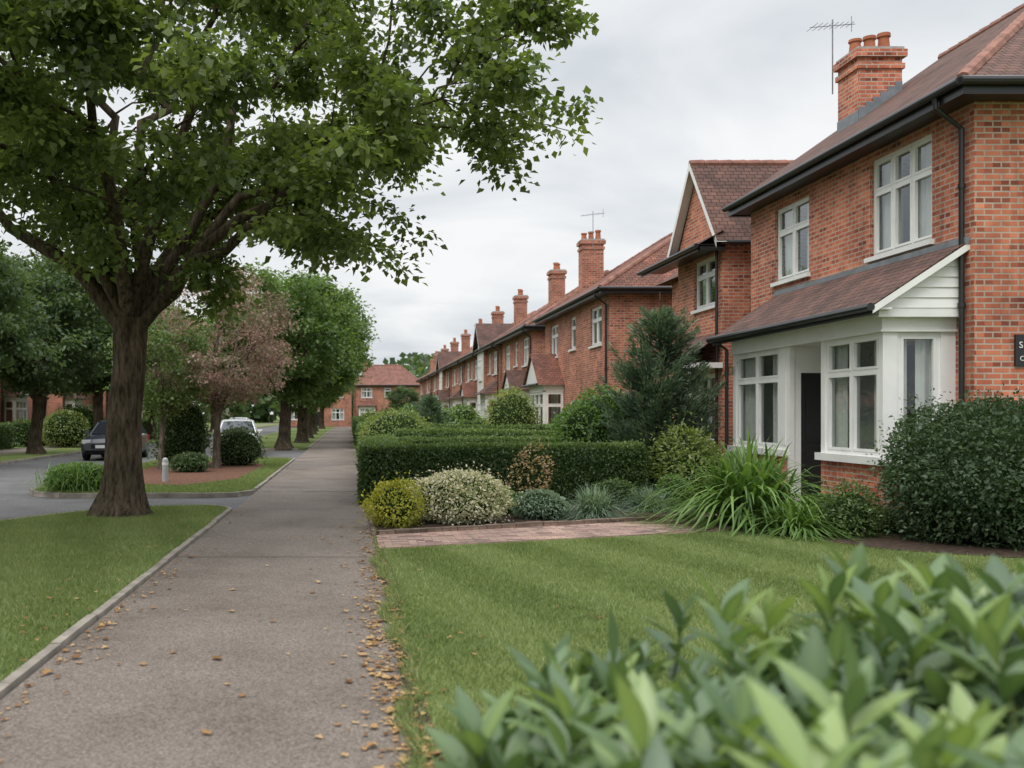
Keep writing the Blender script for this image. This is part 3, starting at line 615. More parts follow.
    if door:
        Wi.boxP(PF,door[0],door[0]+.07,0,2.1,-.1,-.03,'white');Wi.boxP(PF,door[1]-.07,door[1],0,2.1,-.1,-.03,'white');Wi.boxP(PF,door[0]+.07,door[1]-.07,2.03,2.1,-.1,-.03,'white')
        Wi.boxP(PF,door[0]+.07,door[1]-.07,.05,2.03,-.12,-.07,'black'); Wi.boxP(PF,door[0]-.05,door[1]+.05,0,.06,-.1,.3,'stone')
    if bay:
        b0,b1,bd,gb=bay
        PBf=lambda u,v,w:T(u,-bd-w,v)
        W.boxP(lambda u,v,w:T(u,-w,v),b0,b1,0,.85,0.003,bd,brick)
        for q in (b0,b1-.1): W.boxP(lambda u,v,w:T(u,-w,v),q,q+.1,.92,2.5,bd-.1,bd,'white')
        Wi.boxP(lambda u,v,w:T(u,-w,v),b0-.05,b1+.05,.85,.92,0.003,bd+.06,'white')
        window(Wi,PBf,b0+.1,b1-.1,.92,2.45,3,dep=.02,sill=False)
        for sd,PS in ((b0,lambda u,v,w:T(b0-w,-u,v)),(b1,lambda u,v,w:T(b1+w,-u,v))): window(Wi,PS,.02,bd-.1,.92,2.45,1,dep=.02,sill=False,curt=0)
        Wi.boxP(lambda u,v,w:T(u,-w,v),b0,b1,2.45,2.75,0.003,bd,'white')
        f0=b0-.2;f1=b1+.2; zt=3.5; q=T(f0,-bd-.25,2.75);r=T(f1,-bd-.25,2.75)
        if gb:
            mid=(b0+b1)/2; ap=2.75+ (b1-b0)*.42
            Rf.face([T(f0,-bd-.25,2.72),T(mid,-bd-.25,ap),T(mid,.0,ap),T(f0,0,2.72)],tile);Rf.face([T(f1,-bd-.25,2.72),T(mid,-bd-.25,ap),T(mid,.0,ap),T(f1,0,2.72)],tile)
            Wi.face([T(f0+.1,-bd-.15,2.73),T(f1-.1,-bd-.15,2.73),T(mid,-bd-.15,ap-.07)],'white')
        else:
            Rf.face([q,r,T(f1-.4,-.0,zt),T(f0+.4,0,zt)],tile);Rf.face([q,T(f0,0,2.75),T(f0+.4,0,zt)],tile);Rf.face([r,T(f1,0,2.75),T(f1-.4,0,zt)],tile)
        Tr.tube([T(f0,-bd-.28,2.74),T(f1,-bd-.28,2.74)],.05,'black',8)
    if gablefront:
        g0,g1,gz=gablefront; mid=(g0+g1)/2; pd=.25
        W.face([T(g0,-pd,0),T(g1,-pd,0),T(g1,-pd,ez),T(mid,-pd,gz-.1),T(g0,-pd,ez)],'cream'); W.face([T(g0,0,0),T(g0,-pd,0),T(g0,-pd,ez),T(g0,0,ez)],brick)
        window(Wi,lambda u,v,w:T(u,-pd-w,v),mid-.7,mid+.7,3.7,5.0,2,dep=-.06); window(Wi,lambda u,v,w:T(u,-pd-w,v),mid-.8,mid+.8,.9,2.3,3,dep=-.06)
        dd=(gz-ez)/slope
        for s_ in (g0-.25,g1+.25): Rf.face([T(s_,-pd-.3,ez-.05),T(mid,-pd-.3,gz),T(mid,dd,gz),T(s_,0,ez+.05)],tile)
        for s_ in (g0-.25,g1+.25): Wi.face([T(s_,-pd-.31,ez-.2),T(mid,-pd-.31,gz-.16),T(mid,-pd-.31,gz+.02),T(s_,-pd-.31,ez-.03)],'white')
    W.build('walls',e);Rf.build('roof',e);Wi.build('windows_and_door',e);Tr.build('gutters_and_fascia',e);Ch.build('chimney',e)
    return e
def TR(xf,y0): return lambda a,d,z:(xf+d,y0+a,z)
def TL(xf,y0): return lambda a,d,z:(xf-d,y0+a,z)
XF=8.3
near_cut=(.55,2.15,.3,2.6); far_cut=(3.7,5.6,.3,2.6); dcut=(2.2,3.3,.0,2.5)
e1=house(TR(XF,13.3),7.4,8.2,5.9,9.05,hipn=4.3,hipf=0,ops=[(.96,2.66,4.05,5.6,3),(4.78,6.23,4.12,5.55,2)],brick='brick',chim=[(5.9,6.7,1.46,2.3,6.9,8.62,3)],cut=[near_cut,far_cut,dcut],curt=.36)
mb=MB()
slope=(9.05-5.92)/4.48
for i in range(6):
    xa=9.76+i*.14; zz=5.92+(xa+.14-7.92)*slope; mb.box(xa,xa+.14,19.185,19.197,zz-.25,zz+.16,'lead')
mb.box(9.745,9.757,19.19,20.01,6.95,7.4,'lead')
mb.build('chimney_flashing',e1)
B=MB();G=MB();Rb=MB()
X0=7.3;Y0=13.7;Y1=19.06;D0,D1=15.5,16.6
B.box(X0,XF-.003,Y0,D0,0,.86,'brick'); B.box(X0,XF-.003,D1+.08,Y1,0,.86,'brick')
G.box(X0-.09,XF-.003,Y0-.09,D0+.02,.86,.97,'white'); G.box(X0-.09,XF-.003,D1+.06,Y1+.06,.86,.97,'white')
G.box(X0-.02,XF-.003,Y0-.02,Y1+.02,2.72,3.0,'white'); G.box(X0-.05,XF-.003,Y0-.05,Y1+.05,2.69,2.72,'white')
PBf=lambda u,v,w:(X0-w,u,v)
for (a,b) in ((Y0,Y0+.11),(D0-.12,D0),(D1+.08,D1+.42),(Y1-.13,Y1)): G.box(X0,X0+.13,a,b,.97,2.69,'white')
G.box(X0-.012,X0,D1+.14,D1+.36,1.05,2.6,'white')
window(G,PBf,Y0+.11,D0-.12,.97,2.69,2,tr=.7,dep=.03,sill=False,curt=.3)
window(G,PBf,D1+.42,Y1-.13,.97,2.69,2,tr=.7,dep=.03,sill=False,curt=.3)
PSn=lambda u,v,w:(u,Y0-w,v)
window(G,PSn,X0+.2,XF-.2,.97,2.69,1,tr=0,dep=.03,sill=False,curt=.35)
G.box(X0+.13,X0+.2,Y0,Y0+.1,.97,2.69,'white'); G.box(XF-.2,XF-.003,Y0,Y0+.1,.97,2.69,'white')
G.box(X0+.13,XF-.003,Y1-.08,Y1,.97,2.69,'white')
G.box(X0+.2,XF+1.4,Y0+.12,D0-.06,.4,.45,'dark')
G.box(X0+.13,XF,D0-.05,D0,.86,2.69,'white')
G.box(X0,X0+.08,D1+.0,D1+.08,.12,2.69,'white')
G.box(X0+.08,X0+.2,D1+.03,D1+.08,.12,2.69,'white'); G.box(X0+.2,XF,D1+.03,D1+.08,2.25,2.69,'white'); G.box(XF-.07,XF,D1+.03,D1+.08,.12,2.25,'white')
G.box(X0+.2,XF-.07,D1+.045,D1+.085,.12,2.25,'black')
for z0_,z1_ in ((.3,.95),(1.1,2.05)):
    for x0_,x1_ in ((X0+.28,X0+.52),(X0+.62,X0+.85)): G.box(x0_,x1_,D1+.03,D1+.045,z0_,z1_,'black')
G.box(X0+.52,X0+.62,D1+.02,D1+.03,1.02,1.06,'metal')
G.box(X0+.1,XF,D0,D1+.08,-.02,.12,'stone'); G.box(X0-.35,X0+.1,D0-.1,D1+.2,-.02,.06,'stone')
G.box(8.2,8.28,D0,D0+.08,.12,2.69,'white');G.box(8.2,8.28,D0+.08,D1,.12,2.69,'cream')
zs,zt=3.04,3.9; xa=X0-.28
Rb.face([(xa,Y0-.3,zs),(xa,Y1+.35,zs),(XF,Y1+.35,zt),(XF,Y0-.3,zt)],'tile')
Rb.face([(xa,Y0-.3,zs-.05),(xa,Y1+.35,zs-.05),(XF,Y1+.35,zt-.05),(XF,Y0-.3,zt-.05)],'white')
Rb.face([(xa,Y0-.3,zs-.05),(xa,Y0-.3,zs),(XF,Y0-.3,zt),(XF,Y0-.3,zt-.05)],'tile')
Rb.face([(xa,Y1+.35,zs-.05),(xa,Y1+.35,zs),(XF,Y1+.35,zt),(XF,Y1+.35,zt-.05)],'tile')
Rb.box(XF-.06,XF-.005,Y0-.32,Y1+.37,zt-.06,zt+.04,'lead')
G.box(xa+.02,X0-.02,Y0-.27,Y1+.3,2.97,3.0,'white')
sl=(zt-zs)/(XF-xa)
for i in range(6):
    z0_=3.0+i*.14; x0_=xa+ (z0_+.0-zs+.06)/sl; x1_=xa+(z0_+.14-zs+.06)/sl; x0_=max(x0_,X0-.15)
    yb=Y0-.17
    if x1_<XF: G.face([(x0_,yb-.02,z0_),(XF-.003,yb-.02,z0_),(XF-.003,yb,z0_+.14),(min(x1_,XF),yb,z0_+.14)],'white'); G.face([(x0_,yb-.02,z0_),(XF-.003,yb-.02,z0_),(XF-.003,yb+.004,z0_),(x0_,yb+.004,z0_)],'white')
G.box(X0-.15,XF-.003,Y0-.18,Y0-.02,2.88,3.0,'white')
G.face([(xa-.02,Y0-.31,zs-.13),(XF,Y0-.31,zt-.13),(XF,Y0-.31,zt-.03),(xa-.02,Y0-.31,zs-.03)],'white')
Gt=MB(); Gt.tube([(xa-.05,Y0-.32,3.0),(xa-.05,Y1+.37,3.0)],.055,'black',10); Gt.box(xa,xa+.025,Y0-.28,Y1+.33,2.9,3.03,'black')
Gt.tube([(xa-.02,Y1+.25,3.0),(X0-.05,Y1+.18,2.8),(X0-.05,Y1+.18,.1)],.035,'black',8)
B.build('bay_brickwork',e1);G.build('bay_windows_and_door',e1);Rb.build('bay_roof',e1);Gt.build('bay_gutter',e1)
pl=empty('house_sign',(9.05,13.28,2.42)); mb=MB(); mb.box(8.83,9.3,13.262,13.298,2.2,2.62,'black'); mb.build('plaque',pl)
for t,x,z,s in (('S',8.87,2.44,.12),('E',8.96,2.44,.12),('C',8.88,2.27,.09)):
    cu=bpy.data.curves.new('lettering','FONT'); cu.body=t; cu.size=s; cu.extrude=.002; cu.materials.append(M['white'])
    o=bpy.data.objects.new('lettering',cu); COL.objects.link(o); o.parent=pl; o.location=(x-9.05,13.257-13.28,z-2.42); o.rotation_euler=(math.pi/2,0,0)
aerial(e1,9.7,20.1,8.5,1.0)
def house2():
    y0,y1=22.3,25.3; ez=5.55; rz=7.55; ym=23.8; D=9
    e=empty('brick_house',(12,23.8,0)); W=MB();R=MB();G=MB();T_=MB()
    PF=lambda u,v,w:(XF-w,u,v); PN=lambda u,v,w:(XF+u,y0-w,v)
    ops=[(22.65,24.1,4.05,5.2,2)]
    wall(W,PF,y0,y1,0,ez,[ops[0][:4],(22.6,24.6,.9,2.5)],'brick'); wall(W,PN,0,D,0,ez,[],'brick'); W.face([(XF,y1,0),(XF+D,y1,0),(XF+D,y1,ez),(XF,y1,ez)],'brick')
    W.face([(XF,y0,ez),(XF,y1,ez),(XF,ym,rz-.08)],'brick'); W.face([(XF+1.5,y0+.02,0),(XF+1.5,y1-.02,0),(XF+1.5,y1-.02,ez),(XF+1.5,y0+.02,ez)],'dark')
    window(G,PF,*ops[0][:4],cols=2); window(G,PF,22.6,24.6,.9,2.5,3)
    o=.22
    for s in (y0-.28,y1+.28):
        R.face([(XF-o,s,ez-.15),(XF-o,ym,rz),(XF+D,ym,rz),(XF+D,s,ez-.15)],'tile')
        G.face([(XF-o-.01,s,ez-.32),(XF-o-.01,ym,rz-.17),(XF-o-.01,ym,rz+.02),(XF-o-.01,s,ez-.12)],'white')
        R.face([(XF-o,s,ez-.18),(XF-o,ym,rz-.04),(XF,ym,rz-.04),(XF,s,ez-.18)],'white')
    for i in range(28): R.tube([(XF-o+i*.33,ym,rz-.02),(XF-o+(i+.96)*.33,ym,rz-.02)],[.085,.1],'ridge',8)
    R.face([(XF-.6,y0-.2,ez-.22),(XF-.6,y1+1.2,ez-.22),(XF,y1+1.2,ez+.12),(XF,y0-.2,ez+.12)],'tile')
    T_.box(XF-.6,XF-.57,y0-.2,y1+1.2,ez-.36,ez-.23,'black'); T_.tube([(XF-.65,y0-.22,ez-.26),(XF-.65,y1+1.2,ez-.26)],.055,'black',8)
    T_.box(XF-.57,XF-.003,y0-.2,y1+1.2,ez-.27,ez-.24,'black'); T_.box(XF-.6,XF,y0-.2,y0-.17,ez-.36,ez-.22,'black')
    T_.tube([(XF-.07,22.45,ez-.3),(XF-.07,22.45,0)],.035,'black',8)
    T_.tube([(XF,y0-.33,ez-.2),(XF+D,y0-.33,ez-.2)],.055,'black',8)
    R.face([(XF-.9,22.2,2.75),(XF-.9,25.4,2.75),(XF,25.4,3.4),(XF,22.2,3.4)],'tile'); G.box(XF-.88,XF-.003,22.25,25.35,2.6,2.72,'white'); T_.tube([(XF-.94,22.2,2.72),(XF-.94,25.4,2.72)],.05,'black',8)
    for y in (22.3,25.2): G.box(XF-.8,XF-.7,y,y+.1,0,2.6,'white')
    W.box(XF+1.2,XF+8,y1+.003,29.5,0,5.4,'brick'); R.face([(XF+.8,y1,5.4),(XF+.8,29.8,5.4),(XF+4.6,28,7.9),(XF+4.6,y1,7.9)],'tile');R.face([(XF+8,y1,5.4),(XF+8,29.8,5.4),(XF+4.6,28,7.9),(XF+4.6,y1,7.9)],'tile'); R.face([(XF+8,29.8,5.4),(XF+.8,29.8,5.4),(XF+4.6,28,7.9)],'tile')
    for q,n in ((W,'walls'),(R,'roof'),(G,'windows'),(T_,'gutters')): q.build(n,e)
house2()
def std(T,Lh,tile,i,**k):
    up=[(1.0,2.5,3.9,5.2,2),(Lh/2-.45,Lh/2+.45,4.0,5.2,1),(Lh-2.6,Lh-1.1,3.9,5.2,2)]
    gr=[(Lh-2.7,Lh-1.0,.9,2.4,3)]
    return house(T,Lh,8.2,5.6,8.5,ops=up+gr,sops=[(5,5.8,3.9,5.0,1)],tile=tile,door=(Lh/2-.5,Lh/2+.45),bay=k.get('bay',(.7,2.9,.7,i%2==0)),chim=k.get('chim',[(Lh-2.2,Lh-1.4,.9,1.9,6.0,8.75,3)]),gablefront=k.get('gf'),hipn=k.get('hn',2.8),hipf=k.get('hf',2.8))
e3=std(TR(XF,32),10.5,'tile_red',1,bay=(6.8,9.8,.8,True),chim=[(8.0,8.7,1.0,1.85,6.0,8.6,3)])
aerial(e3,9.6,39.5,8.6,1.0)
h=[(45.5,9,'tile'),(55.5,8,'tile'),(64.3,8,'tile_red'),(73,8.5,'tile'),(82.5,8,'tile'),(91.5,8.5,'tile_red'),(101,8.5,'tile'),(111,8,'tile')]
for i,(y,l,t) in enumerate(h):
    std(TR(XF,y),l,t,i,chim=[(1.2,1.9,1.1,1.75,6.0,8.35,3)],gf=(l-3.2,l-.3,7.2) if i in (1,4) else None,bay=(.7,2.9,.7,i%2==0))
for i,x in enumerate((-9,.5,10.0,19.5)):
    std(lambda a,d,z,x=x:(x+a,135+d,z),9.2,'tile_red',i,chim=[(1.2,2.1,3.4,4.4,7.6,9.3,3)])
for i,y in enumerate((34,47,60,73,86,100,114)):
    std(TL(-21,y),9.5,'tile' if i%2 else 'tile_red',i)

# ------------------------------------------------------------ trees
def maincrown():
    c=np.array([.5,0,6.95])
    def fn(n,rmin,rmax=1.0):
        out=[]
        while len(out)<n:
            d=rdir(1)[0]; r=rng.uniform(rmin**3,rmax**3)**(1/3)*(1+.24*noise3(d[None]+5,4.0)[0])
            p=d*r*np.array([6.2,5.1,4.4]); 
            if p[2]<0: p[2]*=.8
            out.append(p+c)
        return np.array(out)
    return fn
T0=np.array([-3.57,15.5,0])
l1=[T0+np.array(p) for p in [(3.6,-.4,5.4),(4.6,.6,6.9),(1.8,-1.6,7.8),(.4,1.5,8.6),(-1.8,-1.4,7.2),(-3.6,.4,5.8),(-2.4,2.6,6.8),(2.4,2.8,6.0),(.4,-3.2,6.6),(-.9,.3,8.8),(4.0,-2.2,5.4),(2.9,1.2,8.3)]]
make_tree('maple_tree',T0,3.05,.275,maincrown(),10,75,390,270,.115,.185,['bark','leaf_main'],l1=l1,lw=.85,rm3=.48,l1r=(.38,.58))
make_tree('maple_tree',(-6.3,8.6,0),3.0,.26,ellcrown((0.2,0,6.6),(3.6,3.4,3.0),flat=.7),8,32,120,170,.12,.21,['bark','leaf_main'],lw=.85)
make_tree('plum_tree',(-3.9,29,0),1.6,.11,ellcrown((0.2,0,3.75),(2.25,2.1,2.15),.18),8,34,200,90,.085,.16,['barkgrey','leaf_pink'],flare=1.3)
make_tree('small_tree',(-5.3,28,0),1.3,.08,ellcrown((0,0,3.0),(1.3,1.3,1.5),.15),6,18,80,90,.09,.16,['barkgrey','leaf_green'],flare=1.3)
gA=make_tree('street_tree',(0,0,0),2.3,.24,ellcrown((0,0,5.3),(3.4,3.4,3.1),.24,3.2),9,46,230,150,.16,.24,['bark','leaf_green'],link=False)
gB=make_tree('street_tree',(0,0,0),2.4,.25,ellcrown((0,0,5.4),(3.8,3.8,3.3),.24,3.2,seed=2),9,46,230,150,.17,.26,['bark','leaf_dark'],link=False)
gC=make_tree('street_tree',(0,0,0),2.3,.22,ellcrown((0,0,5.2),(3.2,3.2,3.3),.24,3.2,seed=4),9,40,210,140,.17,.25,['bark','leaf_green'],link=False)
def place(g,x,y,s,rot,sz=None,name='street_tree'):
    o=bpy.data.objects.new(name,g.data); o.location=(x,y,0); o.scale=(s,s,sz or s); o.rotation_euler=(0,0,rot); COL.objects.link(o)
place(gA,-3.1,46.5,1.15,.3,1.0); place(gC,-2.7,56,1.2,1.4,1.1); place(gA,-2.9,67,1.2,2.6); place(gC,-3.0,80,1.15,4.0); place(gB,-3.4,95,1.05,5.2); place(gA,-3.2,112,1.1,1.0)
place(gB,-12.6,40,.95,.5); place(gB,-12.8,51,1.05,2.2); place(gC,-12.5,63,1.05,1.2); place(gB,-12.8,76,1.1,3.2); place(gA,-12.5,92,1.2,4.6); place(gB,-12.6,30.5,.9,4.0)
place(gC,-17,36,.8,2.5); place(gB,-18,58,1.1,.9); place(gA,-17,84,1.2,0.2); place(gB,-6,125,1.1,0.2); place(gC,11,126,.75,3.0); place(gB,6.8,124,.6,2)
def belt():
    Qd=Q()
    for i in range(150):
        x=rng.uniform(-190,190); y=rng.uniform(165,230); hh=rng.uniform(7,11.5); w=rng.uniform(4,7); n=230
        D=rdir(n); C=np.stack([x+D[:,0]*w,y+D[:,1]*w,hh*.52+D[:,2]*hh*.48],1)
        C+=rng.normal(size=C.shape)*.35
        v=np.clip(.4+rng.normal()*.15+rng.normal(size=n)*.15,0,1)
        V,F,a=leafq(C,1.7*rng.uniform(.6,1.3,n),1.4,D+rng.normal(size=(n,3))*.6,D+rng.normal(size=(n,3))*.4,v); Qd.add(V,F,a)
    npmesh('distant_trees',[Qd.part(0)],['leaf_dark'])
belt()
def conifer(name,x,y,h,r,nb,mat,nl=60,ls=.1,lean=.55,pw=.75,tops=()):
    W=Q();Lf=Q()
    for (tx,ty,hh,rr_,nbb) in [(0,0,h,r,nb)]+list(tops):
        V,F=tubeq([(x,y,0),(x+tx*.7,y+ty*.7,hh*.4),(x+tx,y+ty,hh*.98)],[.07,.045,.01],7); W.add(V,F)
        for i in range(nbb):
            f=rng.uniform(.04,1)**.9; z=hh*f*.9; th=rng.uniform(0,6.28); rr=rr_*(1-f)**pw*rng.uniform(.55,1.3)+.1
            d=np.array([math.cos(th),math.sin(th),lean*rng.uniform(.4,1.8)]); ff=min(1,f*2); s=np.array([x+tx*ff,y+ty*ff,z-.15]); e=s+d*rr
            P,R=branch(s,e,.016,.004,-.1,.03,5); V,F=tubeq(P,R,4); W.add(V,F)
            m=int(nl*(.35+rr/r)); t=rng.uniform(.12,1.05,m)*4; k=np.clip(t.astype(int),0,3); g=(t-k)[:,None]; C=P[k]*(1-g)+P[k+1]*g
            side=rng.normal(size=(m,3))*.06*(1.3-.9*(t/4))[:,None]; side[:,2]*=.5; C=C+side*1.3
            ax=nrm(d)[None]*.9+side*7+rng.normal(size=(m,3))*.2; nn=rng.normal(size=(m,3))*.5+(0,0,1)
            V,F,a=leafq(C,ls*rng.uniform(.7,1.4,m),ls*.24,ax,nn,np.clip(.25+.4*t/4+rng.normal()*.1+rng.normal(size=m)*.15,0,1),0); Lf.add(V,F,a)
    return npmesh(name,[W.part(0),Lf.part(1)],['bark',mat],org=(x,y,0))
conifer('conifer_tree',6.2,20.0,4.1,1.35,150,'leaf_con',120,.12,lean=.6,pw=.7,tops=[(-.42,-.1,3.2,.9,60),(.5,.15,3.3,.85,60)])
conifer('conifer_tree',2.9,36,2.55,.95,130,'leaf_con',45,.15)

# ------------------------------------------------------------ hedges & shrubs
hedge(.22,5.1,17.2,18.2,.98,2600,.05)
hedge(.3,1.2,18.2,26.5,.93,1300,.055)
hedge(1.2,6.2,22.6,23.6,1.0,1500,.055)
hedge(1.2,5.6,26.2,27.1,1.08,1200,.06)
hedge(.35,1.15,30.8,43,1.15,700,.08)
hedge(1.2,7.2,30.6,31.4,1.2,800,.07)
hedge(.35,1.15,46,70,1.2,350,.11); hedge(1.2,7.5,44.4,45.2,1.25,500,.09)
hedge(.35,1.2,74,110,1.25,200,.15); hedge(-16.2,-15.5,30,46,1.1,300,.1); hedge(-16.2,-15.5,48,90,1.2,150,.14)
bush('golden_shrub',1.35,28.6,2.3,1.7,5200,.075,'leaf_lime',.08)
bush('rounded_shrub',5.35,21.4,2.0,2.1,7000,.085,'leaf_bush',.12)
bush('rounded_shrub',5.4,31.0+2.2,1.9,2.5,4800,.08,'leaf_lime',.06)
bush('rounded_shrub',3.4,41,2.4,2.0,2500,.11,'leaf_bush'); bush('rounded_shrub',1.9,39,1.8,1.8,2200,.1,'leaf_dark')
bush('rounded_shrub',6.6,29.3,1.6,1.6,2500,.09,'leaf_bush'); bush('rounded_shrub',7.0,43.3,1.6,2.2,1800,.1,'leaf_dark')
for i in range(9):
    bush('rounded_shrub',rng.uniform(1.6,6.5),50+i*7.5+rng.uniform(-2,2),rng.uniform(1.6,2.8),rng.uniform(1.4,2.6),1300,.16,['leaf_bush','leaf_dark','leaf_lime'][i%3])
bush('golden_shrub',.62,13.75,.8,.62,3200,.046,'leaf_yel',.24,sp=3,core=.7)
bush('flowering_shrub',1.58,14.3,1.5,.74,9500,.044,'leaf_cream',.2,sp=2.5)
bush('russet_shrub',2.95,16.1,.65,1.05,700,.05,'leaf_rust',.3,core=.1,sp=3)
bush('low_shrub',2.8,14.75,.85,.42,3600,.04,'leaf_blue',.15)
bush('low_shrub',2.3,15.4,.6,.42,1800,.045,'leaf_bush',.15)
strap('ornamental_grass',3.6,14.75,900,.68,.012,'leaf_blue',.08,(.35,1.4),.9)
strap('ornamental_grass',4.75,15.9,600,.55,.012,'leaf_blue',.07,(.4,1.4),.9)
strap('ornamental_grass',2.2,16.3,260,.4,.01,'leaf_lime',.09,(.5,1.4),.8)
bush('pale_shrub',5.85,17.2,1.15,1.35,3000,.09,'leaf_lime',.28,lw=.35,sp=3.5,core=.6)
bush('low_shrub',4.3,16.4,.8,.5,1800,.05,'leaf_hedge',.15); bush('low_shrub',5.3,16.4,.6,.55,1500,.05,'leaf_bush',.15)
strap('strap_leaf_plant',5.5,13.8,640,1.8,.042,'leaf_bush',.17,(.5,1.5),1.25)
strap('strap_leaf_plant',5.65,12.75,420,.74,.028,'leaf_bush',.1,(.45,1.4),1.1)
bush('dark_shrub',6.3,12.6,.72,.66,3000,.05,'leaf_hedge',.22,sp=3,lw=.4,core=.7)
bush('laurel_shrub',7.72,12.0,2.4,1.78,26000,.055,'leaf_laurel',.12,3.6,z0=.0,sp=1.8)
bush('low_shrub',6.75,14.3,.6,.42,1600,.05,'leaf_bush',.2); bush('low_shrub',6.75,17.8,.7,.85,2000,.06,'leaf_hedge',.2); bush('low_shrub',6.6,18.7,.7,1.0,2000,.06,'leaf_dark',.2); bush('low_shrub',7.0,13.0,.6,.35,1800,.04,'leaf_hedge',.2)
strap('ornamental_grass',-5.6,20.6,900,.85,.016,'leaf_bush',.3,(.5,1.4),1.0)
bush('low_shrub',-5.55,20.7,1.5,.55,3500,.06,'leaf_bush',.15)
bush('dark_shrub',-5.0,30.2,1.7,2.1,4000,.09,'leaf_dark',.25,sp=3); bush('dark_shrub',-3.5,30.6,1.5,1.2,3000,.08,'leaf_dark',.25,sp=2); bush('low_shrub',-4.3,27,1.1,.5,1600,.07,'leaf_dark',.2)
bush('rounded_shrub',-13.7,48,2.3,1.85,3000,.1,'leaf_lime',.06); bush('rounded_shrub',-16.4,60,3,2.2,2000,.14,'leaf_bush'); bush('rounded_shrub',-17,44,2.6,2.0,2200,.12,'leaf_dark')
mb=MB(); mb.tube([(-4.25,23,-.02),(-4.25,23,.5),(-4.25,23,.54),(-4.25,23,.57)],[.07,.07,.06,.02],'bollard',12); mb.tube([(-4.25,23,.4),(-4.25,23,.46)],.074,'white',12); mb.build('bollard',smooth=False)

def fgshrub():
    Lf=Q();W=Q(); seg=7; t=np.linspace(0,1,seg)
    prof=np.array([.14,.58,.92,1,.84,.48,.02])
    pts=[]; tries=0
    while len(pts)<125 and tries<20000:
        tries+=1
        y=rng.uniform(1.35,2.7); x=rng.uniform(.1,2.3)
        if x<.19+.1*(y-1.3) or x>.68*y+.25: continue
        if any((x-a)**2+(y-b)**2<.1**2 for a,b in pts): continue
        pts.append((x,y))
    for (x,y) in pts:
        top=.78+.23*np.clip((x-.22)/.75,0,1)+.06*np.sin(x*5+y*3)+rng.normal()*.05
        top-=.3*np.clip(.5-x,0,1)
        top-=.05*np.clip(y-2,0,1)
        if x>1.2: top+=.16*(x-1.2)
        top=min(top,1.22); base=np.array([x+rng.normal()*.06,y+rng.normal()*.06,top-.5]); tip=np.array([x,y,top])
        P,R=branch(base,tip,.006,.003,0,.03,5); V,F=tubeq(P,R,5); W.add(V,F,.5)
        nl=rng.integers(13,19); clr=np.clip(.42+rng.normal()*.13+(rng.random()<.1)*.3,0,1); big=rng.uniform(.9,1.3)
        for j in range(nl):
            f=j/nl; fz=f**.7; c=P[0]*(1-(.45+.55*fz))+P[-1]*(.45+.55*fz) ; th=j*2.4+rng.normal()*.2
            el=.12+1.0*f+rng.normal()*.16; ln=(.185-.065*f)*rng.uniform(.8,1.2)*big; wd=ln*.32
            d=np.array([math.cos(th),math.sin(th),0]); sd=np.array([-math.sin(th),math.cos(th),0])
            out=t*ln*math.cos(el)*(1+.1*t); hz=t*ln*math.sin(el)-.3*ln*t**2*(1-f*.7)
            mid=c+np.outer(out,d)+np.outer(hz,(0,0,1)); up=np.array([0,0,1])*math.cos(el)-d*math.sin(el)
            e=np.outer(prof*wd*.5,sd)+np.outer(prof*wd*.14,up)
            e2=-np.outer(prof*wd*.5,sd)+np.outer(prof*wd*.14,up)
            V=np.stack([mid+e,mid,mid+e2],1).reshape(-1,3)
            F=np.array([q for s_ in range(seg-1) for q in ((3*s_,3*s_+1,3*s_+4,3*s_+3),(3*s_+1,3*s_+2,3*s_+5,3*s_+4))])
            v=np.clip(clr+f*.35*(rng.random()<.55)+rng.normal()*.09,0,1); a=np.full(len(V),v); a[1::3]=min(1,v+.16)
            Lf.add(V,F,a)
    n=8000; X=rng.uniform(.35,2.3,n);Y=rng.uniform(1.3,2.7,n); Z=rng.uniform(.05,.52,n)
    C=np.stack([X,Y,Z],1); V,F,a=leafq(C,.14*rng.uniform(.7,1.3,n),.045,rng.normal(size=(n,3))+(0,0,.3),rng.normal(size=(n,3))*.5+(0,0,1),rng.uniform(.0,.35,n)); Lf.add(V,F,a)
    npmesh('broadleaf_shrub',[Lf.part(0),W.part(1)],['leaf_fg','stem'],org=(1.2,2.1,0))
fgshrub()

